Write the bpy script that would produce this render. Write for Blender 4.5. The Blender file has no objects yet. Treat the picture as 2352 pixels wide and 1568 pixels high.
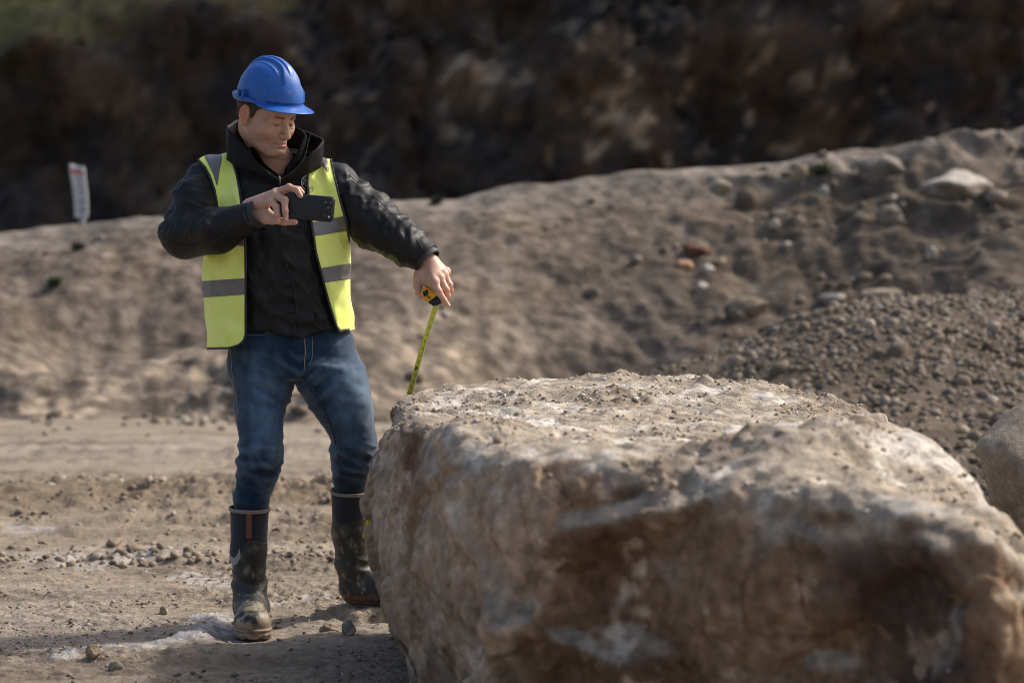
import bpy, math, random, os
import numpy as np
from mathutils import Vector, Matrix
SC = bpy.context.scene
COL = SC.collection
R = math.radians
# ---------------------------------------------------------------- camera
FPX = 5553.33                       # focal length in pixels of a 2352 px wide picture (85 mm on 36 mm)
CAMZ = 1.18
TILT = math.atan((784 - 607) / FPX)
cd = bpy.data.cameras.new("Camera"); cam = bpy.data.objects.new("Camera", cd); COL.objects.link(cam)
cd.lens = 85; cd.sensor_width = 36; cd.clip_start = 0.1; cd.clip_end = 3000
cam.location = (0, 0, CAMZ); cam.rotation_euler = (math.pi / 2 - TILT, 0, 0)
cd.dof.use_dof = True; cd.dof.focus_distance = 7.58; cd.dof.aperture_fstop = 2.9
SC.camera = cam
# ---------------------------------------------------------------- world and sun
SUN_EL, SUN_AZ = R(43), R(66)       # azimuth measured from +Y (away from camera) towards +X (right)
world = bpy.data.worlds.new("World"); SC.world = world; world.use_nodes = True
wn = world.node_tree.nodes; sky = wn.new('ShaderNodeTexSky'); sky.sky_type = 'NISHITA'
sky.sun_disc = False; sky.sun_elevation = SUN_EL; sky.sun_rotation = SUN_AZ
sky.air_density = 1.0; sky.dust_density = 5.0; sky.ozone_density = 1.0
wn['Background'].inputs[1].default_value = 0.135
world.node_tree.links.new(sky.outputs[0], wn['Background'].inputs[0])
sd = bpy.data.lights.new("Sun", 'SUN'); sun = bpy.data.objects.new("Sun", sd); COL.objects.link(sun)
sd.energy = 2.65; sd.angle = R(3); sd.color = (1.0, 0.945, 0.87)
tosun = Vector((math.sin(SUN_AZ) * math.cos(SUN_EL), math.cos(SUN_AZ) * math.cos(SUN_EL), math.sin(SUN_EL)))
sun.rotation_euler = (-tosun).to_track_quat('-Z', 'Y').to_euler()
SC.view_settings.view_transform = 'Standard'; SC.view_settings.look = 'None'
SC.view_settings.exposure = 0.50; SC.view_settings.gamma = 1.0
SC.render.engine = 'CYCLES'
SC.cycles.use_denoising = True
SC.cycles.max_bounces = 6
SC.cycles.filter_width = 1.05
SKIP = os.environ.get('SKIP', '')
# ---------------------------------------------------------------- pixel <-> point
ct, st = math.cos(TILT), math.sin(TILT)
def W(u, v, Y):
    x = (u - 1176) / FPX; t = (784 - v) / FPX
    dy = ct + t * st; dz = -st + t * ct
    s = Y / dy
    return np.array([x * s, Y, CAMZ + dz * s])
def WG(u, v, z=0.0):                 # point of the ground plane seen at a pixel
    x = (u - 1176) / FPX; t = (784 - v) / FPX
    dy = ct + t * st; dz = -st + t * ct
    s = (z - CAMZ) / dz
    return np.array([x * s, dy * s, z])
def proj(P):
    x = P[:, 0]; y = P[:, 1]; z = P[:, 2] - CAMZ
    dep = y * ct - z * st; up = y * st + z * ct
    return 1176 + x / dep * FPX, 784 - up / dep * FPX
# ---------------------------------------------------------------- numpy noise
_rs = np.random.RandomState(7)
_perm = _rs.permutation(512).astype(np.int64); 
_gr = _rs.normal(size=(512, 3)); _gr /= np.linalg.norm(_gr, axis=1)[:, None]; _gr = _gr.astype(np.float32)
_rv = _rs.rand(512, 3).astype(np.float32)
def _h(i, j, k):
    return _perm[(_perm[(_perm[i & 511] + j) & 511] + k) & 511]
def noise(P):
    P = np.asarray(P, np.float32); I = np.floor(P).astype(np.int64); f = P - I
    w = f * f * f * (f * (f * 6 - 15) + 10); out = 0
    for a in (0, 1):
        for b in (0, 1):
            for c in (0, 1):
                g = _gr[_h(I[:, 0] + a, I[:, 1] + b, I[:, 2] + c)]
                d = ((f - np.array([a, b, c], np.float32)) * g).sum(1)
                ww = (w[:, 0] if a else 1 - w[:, 0]) * (w[:, 1] if b else 1 - w[:, 1]) * (w[:, 2] if c else 1 - w[:, 2])
                out = out + d * ww
    return out * 1.6
def fbm(P, o=4, g=0.5):
    P = np.asarray(P, np.float32); s = 0; a = 1.0
    for i in range(o):
        s = s + a * noise(P * (2.03 ** i) + i * 13.7); a *= g
    return s
def ridge(P, o=3, g=0.5):
    s = 0; a = 1.0
    for i in range(o):
        s = s + a * (1 - 2 * np.abs(noise(P * (2.03 ** i) + i * 7.3))); a *= g
    return s
def worley(P):
    """returns F1, F2, random value of the cell"""
    P = np.asarray(P, np.float32); I = np.floor(P).astype(np.int64)
    f1 = np.full(len(P), 9., np.float32); f2 = f1.copy(); rid = np.zeros(len(P), np.int64)
    for a in (-1, 0, 1):
        for b in (-1, 0, 1):
            for c in (-1, 0, 1):
                h = _h(I[:, 0] + a, I[:, 1] + b, I[:, 2] + c)
                q = I + np.array([a, b, c]) + _rv[h]
                d = np.sqrt(((q - P) ** 2).sum(1))
                m = d < f1
                f2 = np.where(m, f1, np.minimum(f2, d)); rid = np.where(m, h, rid); f1 = np.where(m, d, f1)
    return f1, f2, _rv[rid]
def ss(x, a, b):
    t = np.clip((x - a) / (b - a), 0, 1); return t * t * (3 - 2 * t)
def mix(a, b, t):
    return a + (b - a) * t
def cmix(a, b, t):
    return np.asarray(a)[None] * (1 - t[:, None]) + np.asarray(b)[None] * t[:, None] if np.ndim(a) == 1 else a * (1 - t[:, None]) + np.asarray(b)[None] * t[:, None]
# ---------------------------------------------------------------- mesh plumbing
def root_of(o):
    while o.parent: o = o.parent
    return o
def mk(name, V, F, mat, parent=None, smooth=True, col=None, base=None, F2=None):
    """link ONE mesh object; V world coordinates. base: origin for a top-level mesh"""
    V = np.asarray(V, np.float32)
    org = np.zeros(3)
    if parent is not None: org = np.array(root_of(parent).location)
    elif base is not None: org = np.array(base)
    me = bpy.data.meshes.new(name)
    groups = [np.asarray(f, np.int32) for f in ([F] if F2 is None else [F, F2]) if len(f)]
    nl = sum(g.size for g in groups); nf = sum(len(g) for g in groups)
    me.vertices.add(len(V)); me.vertices.foreach_set('co', (V - org).astype(np.float32).ravel())
    me.loops.add(nl); me.polygons.add(nf)
    me.loops.foreach_set('vertex_index', np.concatenate([g.ravel() for g in groups]))
    st_ = []; k = 0
    for g in groups:
        st_.append(k + np.arange(len(g)) * g.shape[1]); k += g.size
    me.polygons.foreach_set('loop_start', np.concatenate(st_).astype(np.int32))
    me.update(calc_edges=True); me.validate()
    if smooth: me.polygons.foreach_set('use_smooth', np.ones(len(me.polygons), bool))
    if col is not None and len(me.vertices) == len(V):
        a = me.color_attributes.new('Col', 'FLOAT_COLOR', 'POINT')
        c = np.ones((len(V), 4), np.float32); c[:, :3] = col; a.data.foreach_set('color', c.ravel())
    if mat is not None: me.materials.append(mat)
    o = bpy.data.objects.new(name, me); COL.objects.link(o)
    if parent is not None: o.parent = parent
    else: o.location = tuple(float(x) for x in org)
    return o
def tag(o, label=None, cat=None, group=None, kind=None):
    if label: o['label'] = label
    if cat: o['category'] = cat
    if group: o['group'] = group
    if kind: o['kind'] = kind
    return o
def empty(name, loc):
    o = bpy.data.objects.new(name, None); COL.objects.link(o); o.location = tuple(float(x) for x in loc); o.empty_display_size = 0.1
    return o
def pieces(T):
    """label the triangles of a mesh by connected piece"""
    lab = np.arange(T.max() + 1)
    while True:
        m = lab[T].min(1); new = lab.copy()
        for k in range(3): np.minimum.at(new, T[:, k], m)
        new = new[new]
        if (new == lab).all(): return lab[T[:, 0]]
        lab = new
def solidify(o, t, off=-1):
    m = o.modifiers.new('thick', 'SOLIDIFY'); m.thickness = t; m.offset = off; return o
def grid_faces(nu, nv, wrap=False):
    i = np.arange(nu - 1)[:, None]; nj = nv if wrap else nv - 1; j = np.arange(nj)[None]
    j2 = (j + 1) % nv
    return np.stack([i * nv + j, (i + 1) * nv + j, (i + 1) * nv + j2, i * nv + j2], -1).reshape(-1, 4)
def vnormals(V, F):
    N = np.zeros_like(V, dtype=np.float64)
    a, b, c = V[F[:, 0]], V[F[:, 1]], V[F[:, 2]]
    n = np.cross(b - a, c - a)
    if F.shape[1] == 4:
        n = n + np.cross(c - a, V[F[:, 3]] - a)
    for k in range(F.shape[1]):
        for ax in range(3): N[:, ax] += np.bincount(F[:, k], n[:, ax], len(V))
    return N / (np.linalg.norm(N, axis=1)[:, None] + 1e-12)
def tris(F):
    return np.concatenate([F[:, [0, 1, 2]], F[:, [0, 2, 3]]]) if F.shape[1] == 4 else F
def clip(V, T, s, *attrs):
    """keep the part of a triangle mesh where scalar s > 0"""
    ins = s[T] > 0; n = ins.sum(1)
    full = T[n == 3]; out = [full]; newV = [V]; E = []; 
    def edge(a, b):
        lo = np.minimum(a, b); hi = np.maximum(a, b); return lo * len(V) + hi
    T1 = T[n == 1]; k = np.argmax(s[T1] > 0, 1); r = np.arange(len(T1))
    a, b, c = T1[r, k], T1[r, (k + 1) % 3], T1[r, (k + 2) % 3]
    e1, e2 = edge(a, b), edge(a, c)
    T2 = T[n == 2]; k = np.argmin(s[T2] > 0, 1); r = np.arange(len(T2))
    c2, a2, b2 = T2[r, k], T2[r, (k + 1) % 3], T2[r, (k + 2) % 3]
    e3, e4 = edge(b2, c2), edge(c2, a2)
    keys, inv = np.unique(np.concatenate([e1, e2, e3, e4]), return_inverse=True)
    lo, hi = keys // len(V), keys % len(V)
    t = s[lo] / (s[lo] - s[hi] + 1e-15); t = t[:, None]
    base = len(V)
    i1, i2, i3, i4 = np.split(inv + base, np.cumsum([len(e1), len(e2), len(e3)]))
    out.append(np.stack([a, i1, i2], 1)); out.append(np.stack([a2, b2, i3], 1)); out.append(np.stack([a2, i3, i4], 1))
    VV = np.concatenate([V, V[lo] + (V[hi] - V[lo]) * t]); TT = np.concatenate(out)
    used, inv2 = np.unique(TT, return_inverse=True)
    res = [VV[used], inv2.reshape(-1, 3)]
    for q in attrs:
        tq = t if q.ndim > 1 else t[:, 0]
        res.append(np.concatenate([q, q[lo] + (q[hi] - q[lo]) * tq])[used])
    return res
def sdpoly(u, v, poly):
    """signed distance to a polygon, positive inside"""
    p = np.asarray(poly, float); d = np.full(len(u), 1e9); inside = np.zeros(len(u), bool)
    for i in range(len(p)):
        a = p[i]; b = p[(i + 1) % len(p)]; e = b - a
        wx, wy = u - a[0], v - a[1]
        t = np.clip((wx * e[0] + wy * e[1]) / (e @ e + 1e-12), 0, 1)
        d = np.minimum(d, (wx - e[0] * t) ** 2 + (wy - e[1] * t) ** 2)
        cond = ((a[1] > v) != (b[1] > v))
        xx = a[0] + (v - a[1]) / (b[1] - a[1] + 1e-12) * e[0]
        inside ^= cond & (u < xx)
    d = np.sqrt(d); return np.where(inside, d, -d)
def catmull(pts, n=8, closed=False):
    p = np.asarray(pts, float); out = []
    m = len(p)
    for i in range(m if closed else m - 1):
        p0 = p[(i - 1) % m] if (closed or i > 0) else 2 * p[0] - p[1]
        p1 = p[i]; p2 = p[(i + 1) % m]
        p3 = p[(i + 2) % m] if (closed or i + 2 < m) else 2 * p[-1] - p[-2]
        for k in range(n):
            t = k / n
            out.append(0.5 * ((2 * p1) + (-p0 + p2) * t + (2 * p0 - 5 * p1 + 4 * p2 - p3) * t * t + (-p0 + 3 * p1 - 3 * p2 + p3) * t ** 3))
    if not closed: out.append(p[-1])
    return np.array(out)
def tube(path, r, n=8, cap=True, closed=False):
    path = np.asarray(path, float); m = len(path); r = np.broadcast_to(r, (m,))
    T = np.gradient(path, axis=0) if not closed else np.roll(path, -1, 0) - np.roll(path, 1, 0)
    T /= np.linalg.norm(T, axis=1)[:, None] + 1e-12
    up = np.array([0, 0, 1.]) if abs(T[0][2]) < .9 else np.array([1., 0, 0])
    V = []; x = np.cross(up, T[0])
    for i in range(m):
        x = x - T[i] * (x @ T[i]); x /= np.linalg.norm(x) + 1e-12; y = np.cross(T[i], x)
        a = np.arange(n) / n * 2 * np.pi
        V.append(path[i] + r[i] * (np.cos(a)[:, None] * x + np.sin(a)[:, None] * y))
    V = np.concatenate(V); F = grid_faces(m, n, True)
    if closed:
        j = np.arange(n); j2 = (j + 1) % n
        F = np.concatenate([F, np.stack([(m - 1) * n + j, j, j2, (m - 1) * n + j2], 1)])
    elif cap:
        V = np.concatenate([V, path[:1], path[-1:]]); j = np.arange(n); j2 = (j + 1) % n
        F = np.concatenate([F, np.stack([np.full(n, m * n), j, j2, j2], 1) , np.stack([np.full(n, m * n + 1), (m - 1) * n + j2, (m - 1) * n + j, (m - 1) * n + j], 1)])
        # degenerate quads become triangles on validate
    return V, F
def join(parts):
    Vs, Fs, k = [], [], 0
    for V, F in parts:
        if F.shape[1] == 3: F = np.concatenate([F, F[:, 2:3]], 1)
        Vs.append(V); Fs.append(F + k); k += len(V)
    return np.concatenate(Vs), np.concatenate(Fs)
def split_q(F):
    """split a quad array holding degenerate quads into quads and triangles"""
    d = (F[:, 2] == F[:, 3]); return F[~d], F[d][:, :3]
def mkq(name, V, F, mat, parent=None, **kw):
    q, t = split_q(np.asarray(F))
    if len(q) and len(t): return mk(name, V, q, mat, parent, F2=t, **kw)
    return mk(name, V, q if len(q) else t, mat, parent, **kw)
# ---------------------------------------------------------------- signed distance shapes and surface nets
def cap_(P, a, b, ra, rb):
    a = np.asarray(a, np.float32); ba = np.asarray(b, np.float32) - a
    pa = P - a; t = np.clip(pa @ ba / (ba @ ba + 1e-12), 0, 1)
    return np.sqrt(((pa - t[:, None] * ba) ** 2).sum(1)) - (ra + (rb - ra) * t)
def ell(P, c, r):
    p = P - np.asarray(c, np.float32); r = np.asarray(r, np.float32)
    k0 = np.sqrt(((p / r) ** 2).sum(1)) + 1e-9; k1 = np.sqrt(((p / (r * r)) ** 2).sum(1)) + 1e-9
    return k0 * (k0 - 1) / k1
def smin(a, b, k):
    h = np.clip(.5 + .5 * (b - a) / k, 0, 1); return b + (a - b) * h - k * h * (1 - h)
def smax(a, b, k): return -smin(-a, -b, k)
def chain(P, pts, k=0.02):
    """pts: list of (point, radius)"""
    d = None
    for (a, ra), (b, rb) in zip(pts[:-1], pts[1:]):
        c = cap_(P, a, b, ra, rb); d = c if d is None else smin(d, c, k)
    return d
def loft(P, z, cx, cy, rx, ry, n=2.0):
    """vertical stack of superellipses; arrays given for rising z"""
    Z = P[:, 2]; f = lambda q: np.interp(Z, z, q).astype(np.float32)
    X, Y, A, B = f(cx), f(cy), f(rx), f(ry)
    q = (np.abs((P[:, 0] - X) / A) ** n + np.abs((P[:, 1] - Y) / B) ** n) ** (1. / n)
    d = (q - 1) * np.minimum(A, B)
    return np.maximum(d, np.maximum(z[0] - Z, Z - z[-1]))
def nets(f, lo, hi, h, B=20, marg=1.5):
    lo = np.asarray(lo, float); hi = np.asarray(hi, float)
    nb = np.ceil((hi - lo) / (h * B)).astype(int); N = nb * B + 2
    g = np.stack(np.meshgrid(*[np.arange(n) for n in nb], indexing='ij'), -1).reshape(-1, 3)
    cen = (lo + (g + .5) * B * h).astype(np.float32)
    d = f(cen); keep = np.abs(d) < .5 * math.sqrt(3) * B * h * marg
    loc = np.stack(np.meshgrid(*[np.arange(B + 1)] * 3, indexing='ij'), -1).reshape(-1, 3)
    ids, vs, qs = [], [], []
    corners = [(a, b, c) for a in (0, 1) for b in (0, 1) for c in (0, 1)]
    edges = [(p, q) for p in corners for q in corners if sum(q) == sum(p) + 1 and sum(abs(q[i] - p[i]) for i in range(3)) == 1]
    for bl in g[keep]:
        o = bl * B
        D = f((lo + (loc + o) * h).astype(np.float32)).reshape(B + 1, B + 1, B + 1)
        S = D < 0
        if S.all() or not S.any(): continue
        sl = lambda A, c: A[c[0]:c[0] + B, c[1]:c[1] + B, c[2]:c[2] + B]
        cnt = sum(sl(S, c).astype(np.int8) for c in corners)
        act = np.nonzero((cnt > 0) & (cnt < 8)); 
        if not len(act[0]): continue
        A = np.stack(act, 1); acc = np.zeros((len(A), 3)); num = np.zeros(len(A))
        for p, q in edges:
            dp = D[A[:, 0] + p[0], A[:, 1] + p[1], A[:, 2] + p[2]]; dq = D[A[:, 0] + q[0], A[:, 1] + q[1], A[:, 2] + q[2]]
            m = (dp < 0) != (dq < 0); t = np.where(m, dp / (dp - dq + 1e-20), 0)
            acc += m[:, None] * (np.array(p) + t[:, None] * (np.array(q) - np.array(p))); num += m
        vs.append(lo + (A + o + acc / num[:, None]) * h)
        G = A + o; ids.append((G[:, 0] * N[1] + G[:, 1]) * N[2] + G[:, 2])
        for ax in range(3):
            e = [0, 0, 0]; e[ax] = 1
            s0 = S[:B, :B, :B]; s1 = S[e[0]:e[0] + B, e[1]:e[1] + B, e[2]:e[2] + B]
            c = np.nonzero(s0 != s1)
            if not len(c[0]): continue
            fl = s0[c]; G = np.stack(c, 1) + o
            a1, a2 = (ax + 1) % 3, (ax + 2) % 3
            u = np.zeros(3, int); u[a1] = 1; w = np.zeros(3, int); w[a2] = 1
            q4 = [G - u - w, G - w, G, G - u]
            ii = np.stack([(q[:, 0] * N[1] + q[:, 1]) * N[2] + q[:, 2] for q in q4], 1)
            ii[~fl] = ii[~fl][:, ::-1]; qs.append(ii)
    ids = np.concatenate(ids); vs = np.concatenate(vs); qs = np.concatenate(qs)
    o = np.argsort(ids); ids = ids[o]; vs = vs[o]
    p = np.searchsorted(ids, qs); p = np.clip(p, 0, len(ids) - 1)
    ok = (ids[p] == qs).all(1)
    return vs, p[ok]
def relax(V, F, it=2, w=.5):
    for _ in range(it):
        S = np.zeros_like(V); C = np.zeros(len(V))
        for k in range(F.shape[1]):
            a, b = F[:, k], F[:, (k + 1) % F.shape[1]]
            for ax in range(3):
                S[:, ax] += np.bincount(a, V[b, ax], len(V)) + np.bincount(b, V[a, ax], len(V))
            C += np.bincount(a, minlength=len(V)) + np.bincount(b, minlength=len(V))
        V = V + w * (S / np.maximum(C, 1)[:, None] - V)
    return V
def hit(f, uv, Y0, Y1):
    """first point of surface f along the view through each pixel between depths"""
    uv = np.asarray(uv, float); out = []
    Ys = np.arange(Y0, Y1, 0.002)
    for u, v in uv:
        P = np.array([W(u, v, y) for y in Ys], np.float32); d = f(P)
        k = np.argmax(d < 0) if (d < 0).any() else int(np.argmin(d))
        out.append(P[k])
    return np.array(out, float)
def text2d(s, size=1.0, align='CENTER'):
    c = bpy.data.curves.new('t', 'FONT'); c.body = s; c.size = size; c.align_x = align; c.align_y = 'CENTER'; c.resolution_u = 2
    o = bpy.data.objects.new('t', c); COL.objects.link(o)
    bpy.context.view_layer.update()
    me = o.evaluated_get(bpy.context.evaluated_depsgraph_get()).to_mesh(); me.calc_loop_triangles()
    V = np.array([v.co[:] for v in me.vertices]); T = np.array([t.vertices[:] for t in me.loop_triangles])
    bpy.data.objects.remove(o); bpy.data.curves.remove(c)
    return V, T
# ---------------------------------------------------------------- materials
def M(name, base=(.5, .5, .5), rough=.6, c2=None, nscale=8, lo=.35, hi=.65, detail=6, bump=0, bscale=60, bdist=.004, usecol=False,
      metal=0, spec=.5, sheen=0, sss=0, coat=0, stretch=None, rvar=0, speck=None, weave=0, b2=0, b2scale=300):
    m = bpy.data.materials.new(name); m.use_nodes = True; nt = m.node_tree; n = nt.nodes; L = nt.links.new
    b = n['Principled BSDF']; b.inputs['Roughness'].default_value = rough; b.inputs['Metallic'].default_value = metal
    b.inputs['Specular IOR Level'].default_value = spec; b.inputs['Base Color'].default_value = (*base, 1)
    if sheen: b.inputs['Sheen Weight'].default_value = sheen; b.inputs['Sheen Roughness'].default_value = .5
    if sss:
        b.inputs['Subsurface Weight'].default_value = sss; b.inputs['Subsurface Radius'].default_value = (.012, .004, .002); b.inputs['Subsurface Scale'].default_value = 1
    if coat: b.inputs['Coat Weight'].default_value = coat; b.inputs['Coat Roughness'].default_value = .2
    tc = n.new('ShaderNodeTexCoord'); co = tc.outputs['Object']
    if stretch:
        mp = n.new('ShaderNodeMapping'); mp.inputs['Scale'].default_value = stretch; L(co, mp.inputs[0]); co = mp.outputs[0]
    cur = None
    def nz(scale, det=detail, vec=co):
        t = n.new('ShaderNodeTexNoise'); t.inputs['Scale'].default_value = scale; t.inputs['Detail'].default_value = det; t.inputs['Roughness'].default_value = .62
        L(vec, t.inputs['Vector']); return t.outputs['Fac']
    if usecol:
        a = n.new('ShaderNodeAttribute'); a.attribute_name = 'Col'; cur = a.outputs['Color']
    if c2 is not None:
        r = n.new('ShaderNodeValToRGB'); r.color_ramp.elements[0].position = lo; r.color_ramp.elements[1].position = hi
        r.color_ramp.elements[0].color = (*base, 1); r.color_ramp.elements[1].color = (*c2, 1)
        L(nz(nscale), r.inputs[0])
        if cur is None: cur = r.outputs[0]
        else:
            mx = n.new('ShaderNodeMix'); mx.data_type = 'RGBA'; mx.blend_type = 'MULTIPLY'; mx.inputs['Factor'].default_value = 1
            L(cur, mx.inputs['A']); L(r.outputs[0], mx.inputs['B']); cur = mx.outputs['Result']
    if speck:
        (sc_, thr, colr) = speck
        r = n.new('ShaderNodeValToRGB'); r.color_ramp.elements[0].position = thr; r.color_ramp.elements[1].position = thr + .04
        L(nz(sc_, 3), r.inputs[0])
        mx = n.new('ShaderNodeMix'); mx.data_type = 'RGBA'; L(r.outputs[0], mx.inputs['Factor'])
        if cur is None: mx.inputs['A'].default_value = (*base, 1)
        else: L(cur, mx.inputs['A'])
        mx.inputs['B'].default_value = (*colr, 1); cur = mx.outputs['Result']
    if cur is not None: L(cur, b.inputs['Base Color'])
    if rvar:
        mr = n.new('ShaderNodeMapRange'); mr.inputs['To Min'].default_value = rough - rvar; mr.inputs['To Max'].default_value = rough + rvar
        mr.inputs['From Min'].default_value = .3; mr.inputs['From Max'].default_value = .7
        L(nz(nscale * 1.7), mr.inputs[0]); L(mr.outputs[0], b.inputs['Roughness'])
    prev = None
    for (st_, sc_, dist) in ((bump, bscale, bdist), (b2, b2scale, bdist * .3)):
        if st_:
            bp = n.new('ShaderNodeBump'); bp.inputs['Strength'].default_value = st_; bp.inputs['Distance'].default_value = dist
            L(nz(sc_, 8), bp.inputs['Height'])
            if prev: L(prev, bp.inputs['Normal'])
            prev = bp.outputs[0]
    if prev: L(prev, b.inputs['Normal'])
    return m
# ================================================================ THE SETTING
m_ground = M('mud', (.72, .72, .72), .85, (1.2, 1.2, 1.2), 35, .3, .7, bump=.9, bscale=55, bdist=.012, usecol=True, spec=.25, rvar=.12, b2=.8, b2scale=260)
m_bank = M('bank_earth', (.72, .72, .72), .95, (1.25, 1.22, 1.18), 3.5, .3, .7, bump=.8, bscale=7, bdist=.045, usecol=True, spec=.1, b2=.7, b2scale=30)
m_cliff = M('cliff_rock', (.6, .6, .6), .9, (1.4, 1.35, 1.3), .9, .35, .65, bump=1, bscale=1.2, bdist=.5, usecol=True, spec=.15, b2=.8, b2scale=5)
m_rock = M('boulder_rock', (.62, .61, .60), .9, (1.30, 1.29, 1.27), 30, .3, .7, bump=1, bscale=26, bdist=.014, usecol=True, spec=.2, b2=.9, b2scale=140)
m_gravel = M('gravel_stone', (.75, .75, .75), .9, (1.15, 1.15, 1.15), 20, .3, .7, bump=.6, bscale=30, bdist=.01, usecol=True, spec=.2)

MUD = np.array([.285, .228, .168]); DARK = np.array([.135, .104, .075]); PALE = np.array([.38, .33, .275]); POW = np.array([.60, .58, .56])
def segd(x, y, pts):
    d = np.full(len(x), 1e9)
    for a, b in zip(pts[:-1], pts[1:]):
        e = np.asarray(b[:2]) - np.asarray(a[:2]); wx, wy = x - a[0], y - a[1]
        t = np.clip((wx * e[0] + wy * e[1]) / (e @ e + 1e-12), 0, 1)
        d = np.minimum(d, np.hypot(wx - e[0] * t, wy - e[1] * t))
    return d
powder_lines = [([WG(140, 1535), WG(240, 1512), WG(340, 1503), WG(430, 1487)], .05),
                ([WG(430, 1487), WG(480, 1458), WG(520, 1445)], .07), ([WG(470, 1440), WG(560, 1428)], .06)]
powder_soft = [([WG(210, 1315), WG(320, 1300), WG(380, 1290)], .16), ([WG(640, 1402), WG(760, 1392)], .10), ([WG(90, 1290), WG(160, 1310)], .2),
               ([WG(430, 1330), WG(520, 1345)], .14), ([WG(20, 1225), WG(120, 1230)], .25)]
clay = W(868, 1412, 7.93)
def ground_z(x, y, fine=True, want=False):
    P = np.stack([x, y, np.zeros_like(x)], 1)
    near = ss(y, 11.5, 8.5); foc = ss(y, 22, 10) 
    z = .012 * fbm(P * .9, 3) * 1.0 + .02 * fbm(P * [.25, .5, 1], 2)
    fade = 1 - ss(np.abs(x + .35), 1.2, 2.2) * .0
    # crumbly mud: worley clods with patchy strength
    patch = ss(fbm(P * [1.1, 2.2, 1] + 3, 3), -.25, .55)
    wv = worley(P * [22, 26, 1] + [0, 0, .5]); w2 = worley(P * [55, 62, 1] + [0, 0, .5])
    cl = (1 - ss(wv[0], .0, .62)) * (wv[2][:, 0] > .62)
    cl2 = (1 - ss(w2[0], .0, .62)) * (w2[2][:, 1] > .5)
    z += near * (.25 + .75 * patch) * .0075 * ridge(P * [17, 24, 1] + 40, 4, .6)
    z += near * (patch * (cl * .016 * (.4 + wv[2][:, 2]) + cl2 * .008) + (1 - patch) * cl2 * .0026)
    z += near * (.0065 * ridge(P * [9, 16, 1], 4) * (.35 + .65 * patch))
    # smears and drags in the mud
    z += near * .007 * ridge(P * [3.2, 11, 1] + 9, 3)
    # dug-up crumbly ridges farther back, left
    by = 11.6 + .25 * fbm(P * [.7, 0, 0], 2) + .04 * x
    bandr = np.exp(-((y - by) / .42) ** 2) * ss(x, .9, -.3)
    wm = worley(P * [7, 8, 1] + [0, 0, .5])
    z += bandr * (.040 * ridge(P * [3.5, 9, 1] + 3, 3) + .045 + .05 * (1 - ss(wm[0], 0, .6)) * wm[2][:, 0] + .022 * ridge(P * [7, 7, 1], 3))
    b2 = np.exp(-((y - 9.55 - .1 * fbm(P * [1, 0, 0], 2) - .12 * x) / .22) ** 2) * ss(x, -.3, -.8)
    z += b2 * (.018 + .03 * (1 - ss(wm[0], 0, .6)))
    mid = ss(y, 9., 10) * ss(y, 13.8, 12.6)
    z += ss(y, 8.6, 9.6) * ss(y, 17, 14.5) * (.006 * ridge(P * [14, 20, 1] + 2, 3) + .006 * fbm(P * [5, 8, 1], 2)) * (1 - .5 * ss(y, 13, 14)) + near * .0022 * ridge(P * [30, 44, 1], 3)
    z += mid * (.012 * ridge(P * [4, 6, 1] + 5, 4) + .02 * (1 - ss(wm[0], 0, .5)) * (wm[2][:, 1] > .6))
    for (r0, rs_, rw, rd) in ((10.35, .05, .10, .030), (10.75, .05, .09, .022), (12.75, -.03, .13, .040), (13.3, -.03, .13, .035), (14.7, .04, .2, .05), (15.6, .02, .22, .05), (8.75, .10, .07, .014)):
        rr = y - (r0 + rs_ * x + .06 * np.sin(x * 2.1 + r0)); k_ = np.exp(-(rr / rw) ** 2) * ss(x, .8, -.2); z -= rd * k_ * (1 + .35 * np.sin(x * 38 + rr * 60)); z += rd * .6 * np.exp(-((np.abs(rr) - rw * 1.6) / (rw * .5)) ** 2) * (1 + .8 * fbm(P * [9, 9, 1], 2)) * ss(x, .8, -.2); rut = k_ if r0 == 10.35 else np.maximum(rut, k_)
    # powder strips
    pw = np.zeros(len(x)); edge = .035 * fbm(P * 14, 4)
    for pts, r in powder_lines:
        d = segd(x, y, pts) + edge; k = ss(d, r, r * .25); pw = np.maximum(pw, k); z += .014 * ss(d, r * 1.2, 0)
    soft = np.zeros(len(x))
    for pts, r in powder_soft:
        d = segd(x, y, pts) + edge * 3; soft = np.maximum(soft, ss(d, r, 0) * .75)
    # raised clay lump under the far boot
    dl = np.hypot((x - clay[0]) / .17, (y - clay[1]) / .13) + .25 * fbm(P * 12 + 2, 3)
    z += .040 * ss(dl, 1.15, .75)
    lump = ss(dl, 1.15, .85)
    pad = ss(np.hypot((x + .82) / .12, (y - 7.64) / .2), 1.5, .8); z = z * (1 - pad) + .003 * pad
    z *= ss(np.abs(y - 7), 40, 20) 
    if not want: return z
    n1 = fbm(P * [1.6, 3.0, 1] + 11, 4); n2 = fbm(P * 24, 3); n3 = fbm(P * [.35, 1.1, 1] + 31, 3)
    c = cmix(MUD, DARK, ss(n1, -.1, .6) * .6 + .0 * n2)
    c = cmix(c, PALE, ss(n3, .0, .6) * .4)
    c = cmix(c, DARK * 1.1, rut * .45 * ss(n1, -.6, .3))
    c = cmix(c, DARK, np.clip(patch * cl * near, 0, 1) * .25)
    far = ss(y, 12.8, 14.2) * ss(y, 21, 17)
    c = cmix(c, np.array([.40, .335, .262]), far * .35)
    c = cmix(c, DARK * 1.25, far * ss(fbm(P * [.8, 4.5, 1] + 17, 4), -.25, .5) * .7)
    c = cmix(c, np.array([.20, .145, .09]), bandr * .45 + mid * .38 * ss(n2 + n1, -.7, .6))
    c = c * (1 + .20 * n2[:, None]); c = cmix(c, DARK * .9, ss(fbm(P * [7, 13, 1] + 23, 4), .25, .75) * .5)
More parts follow.
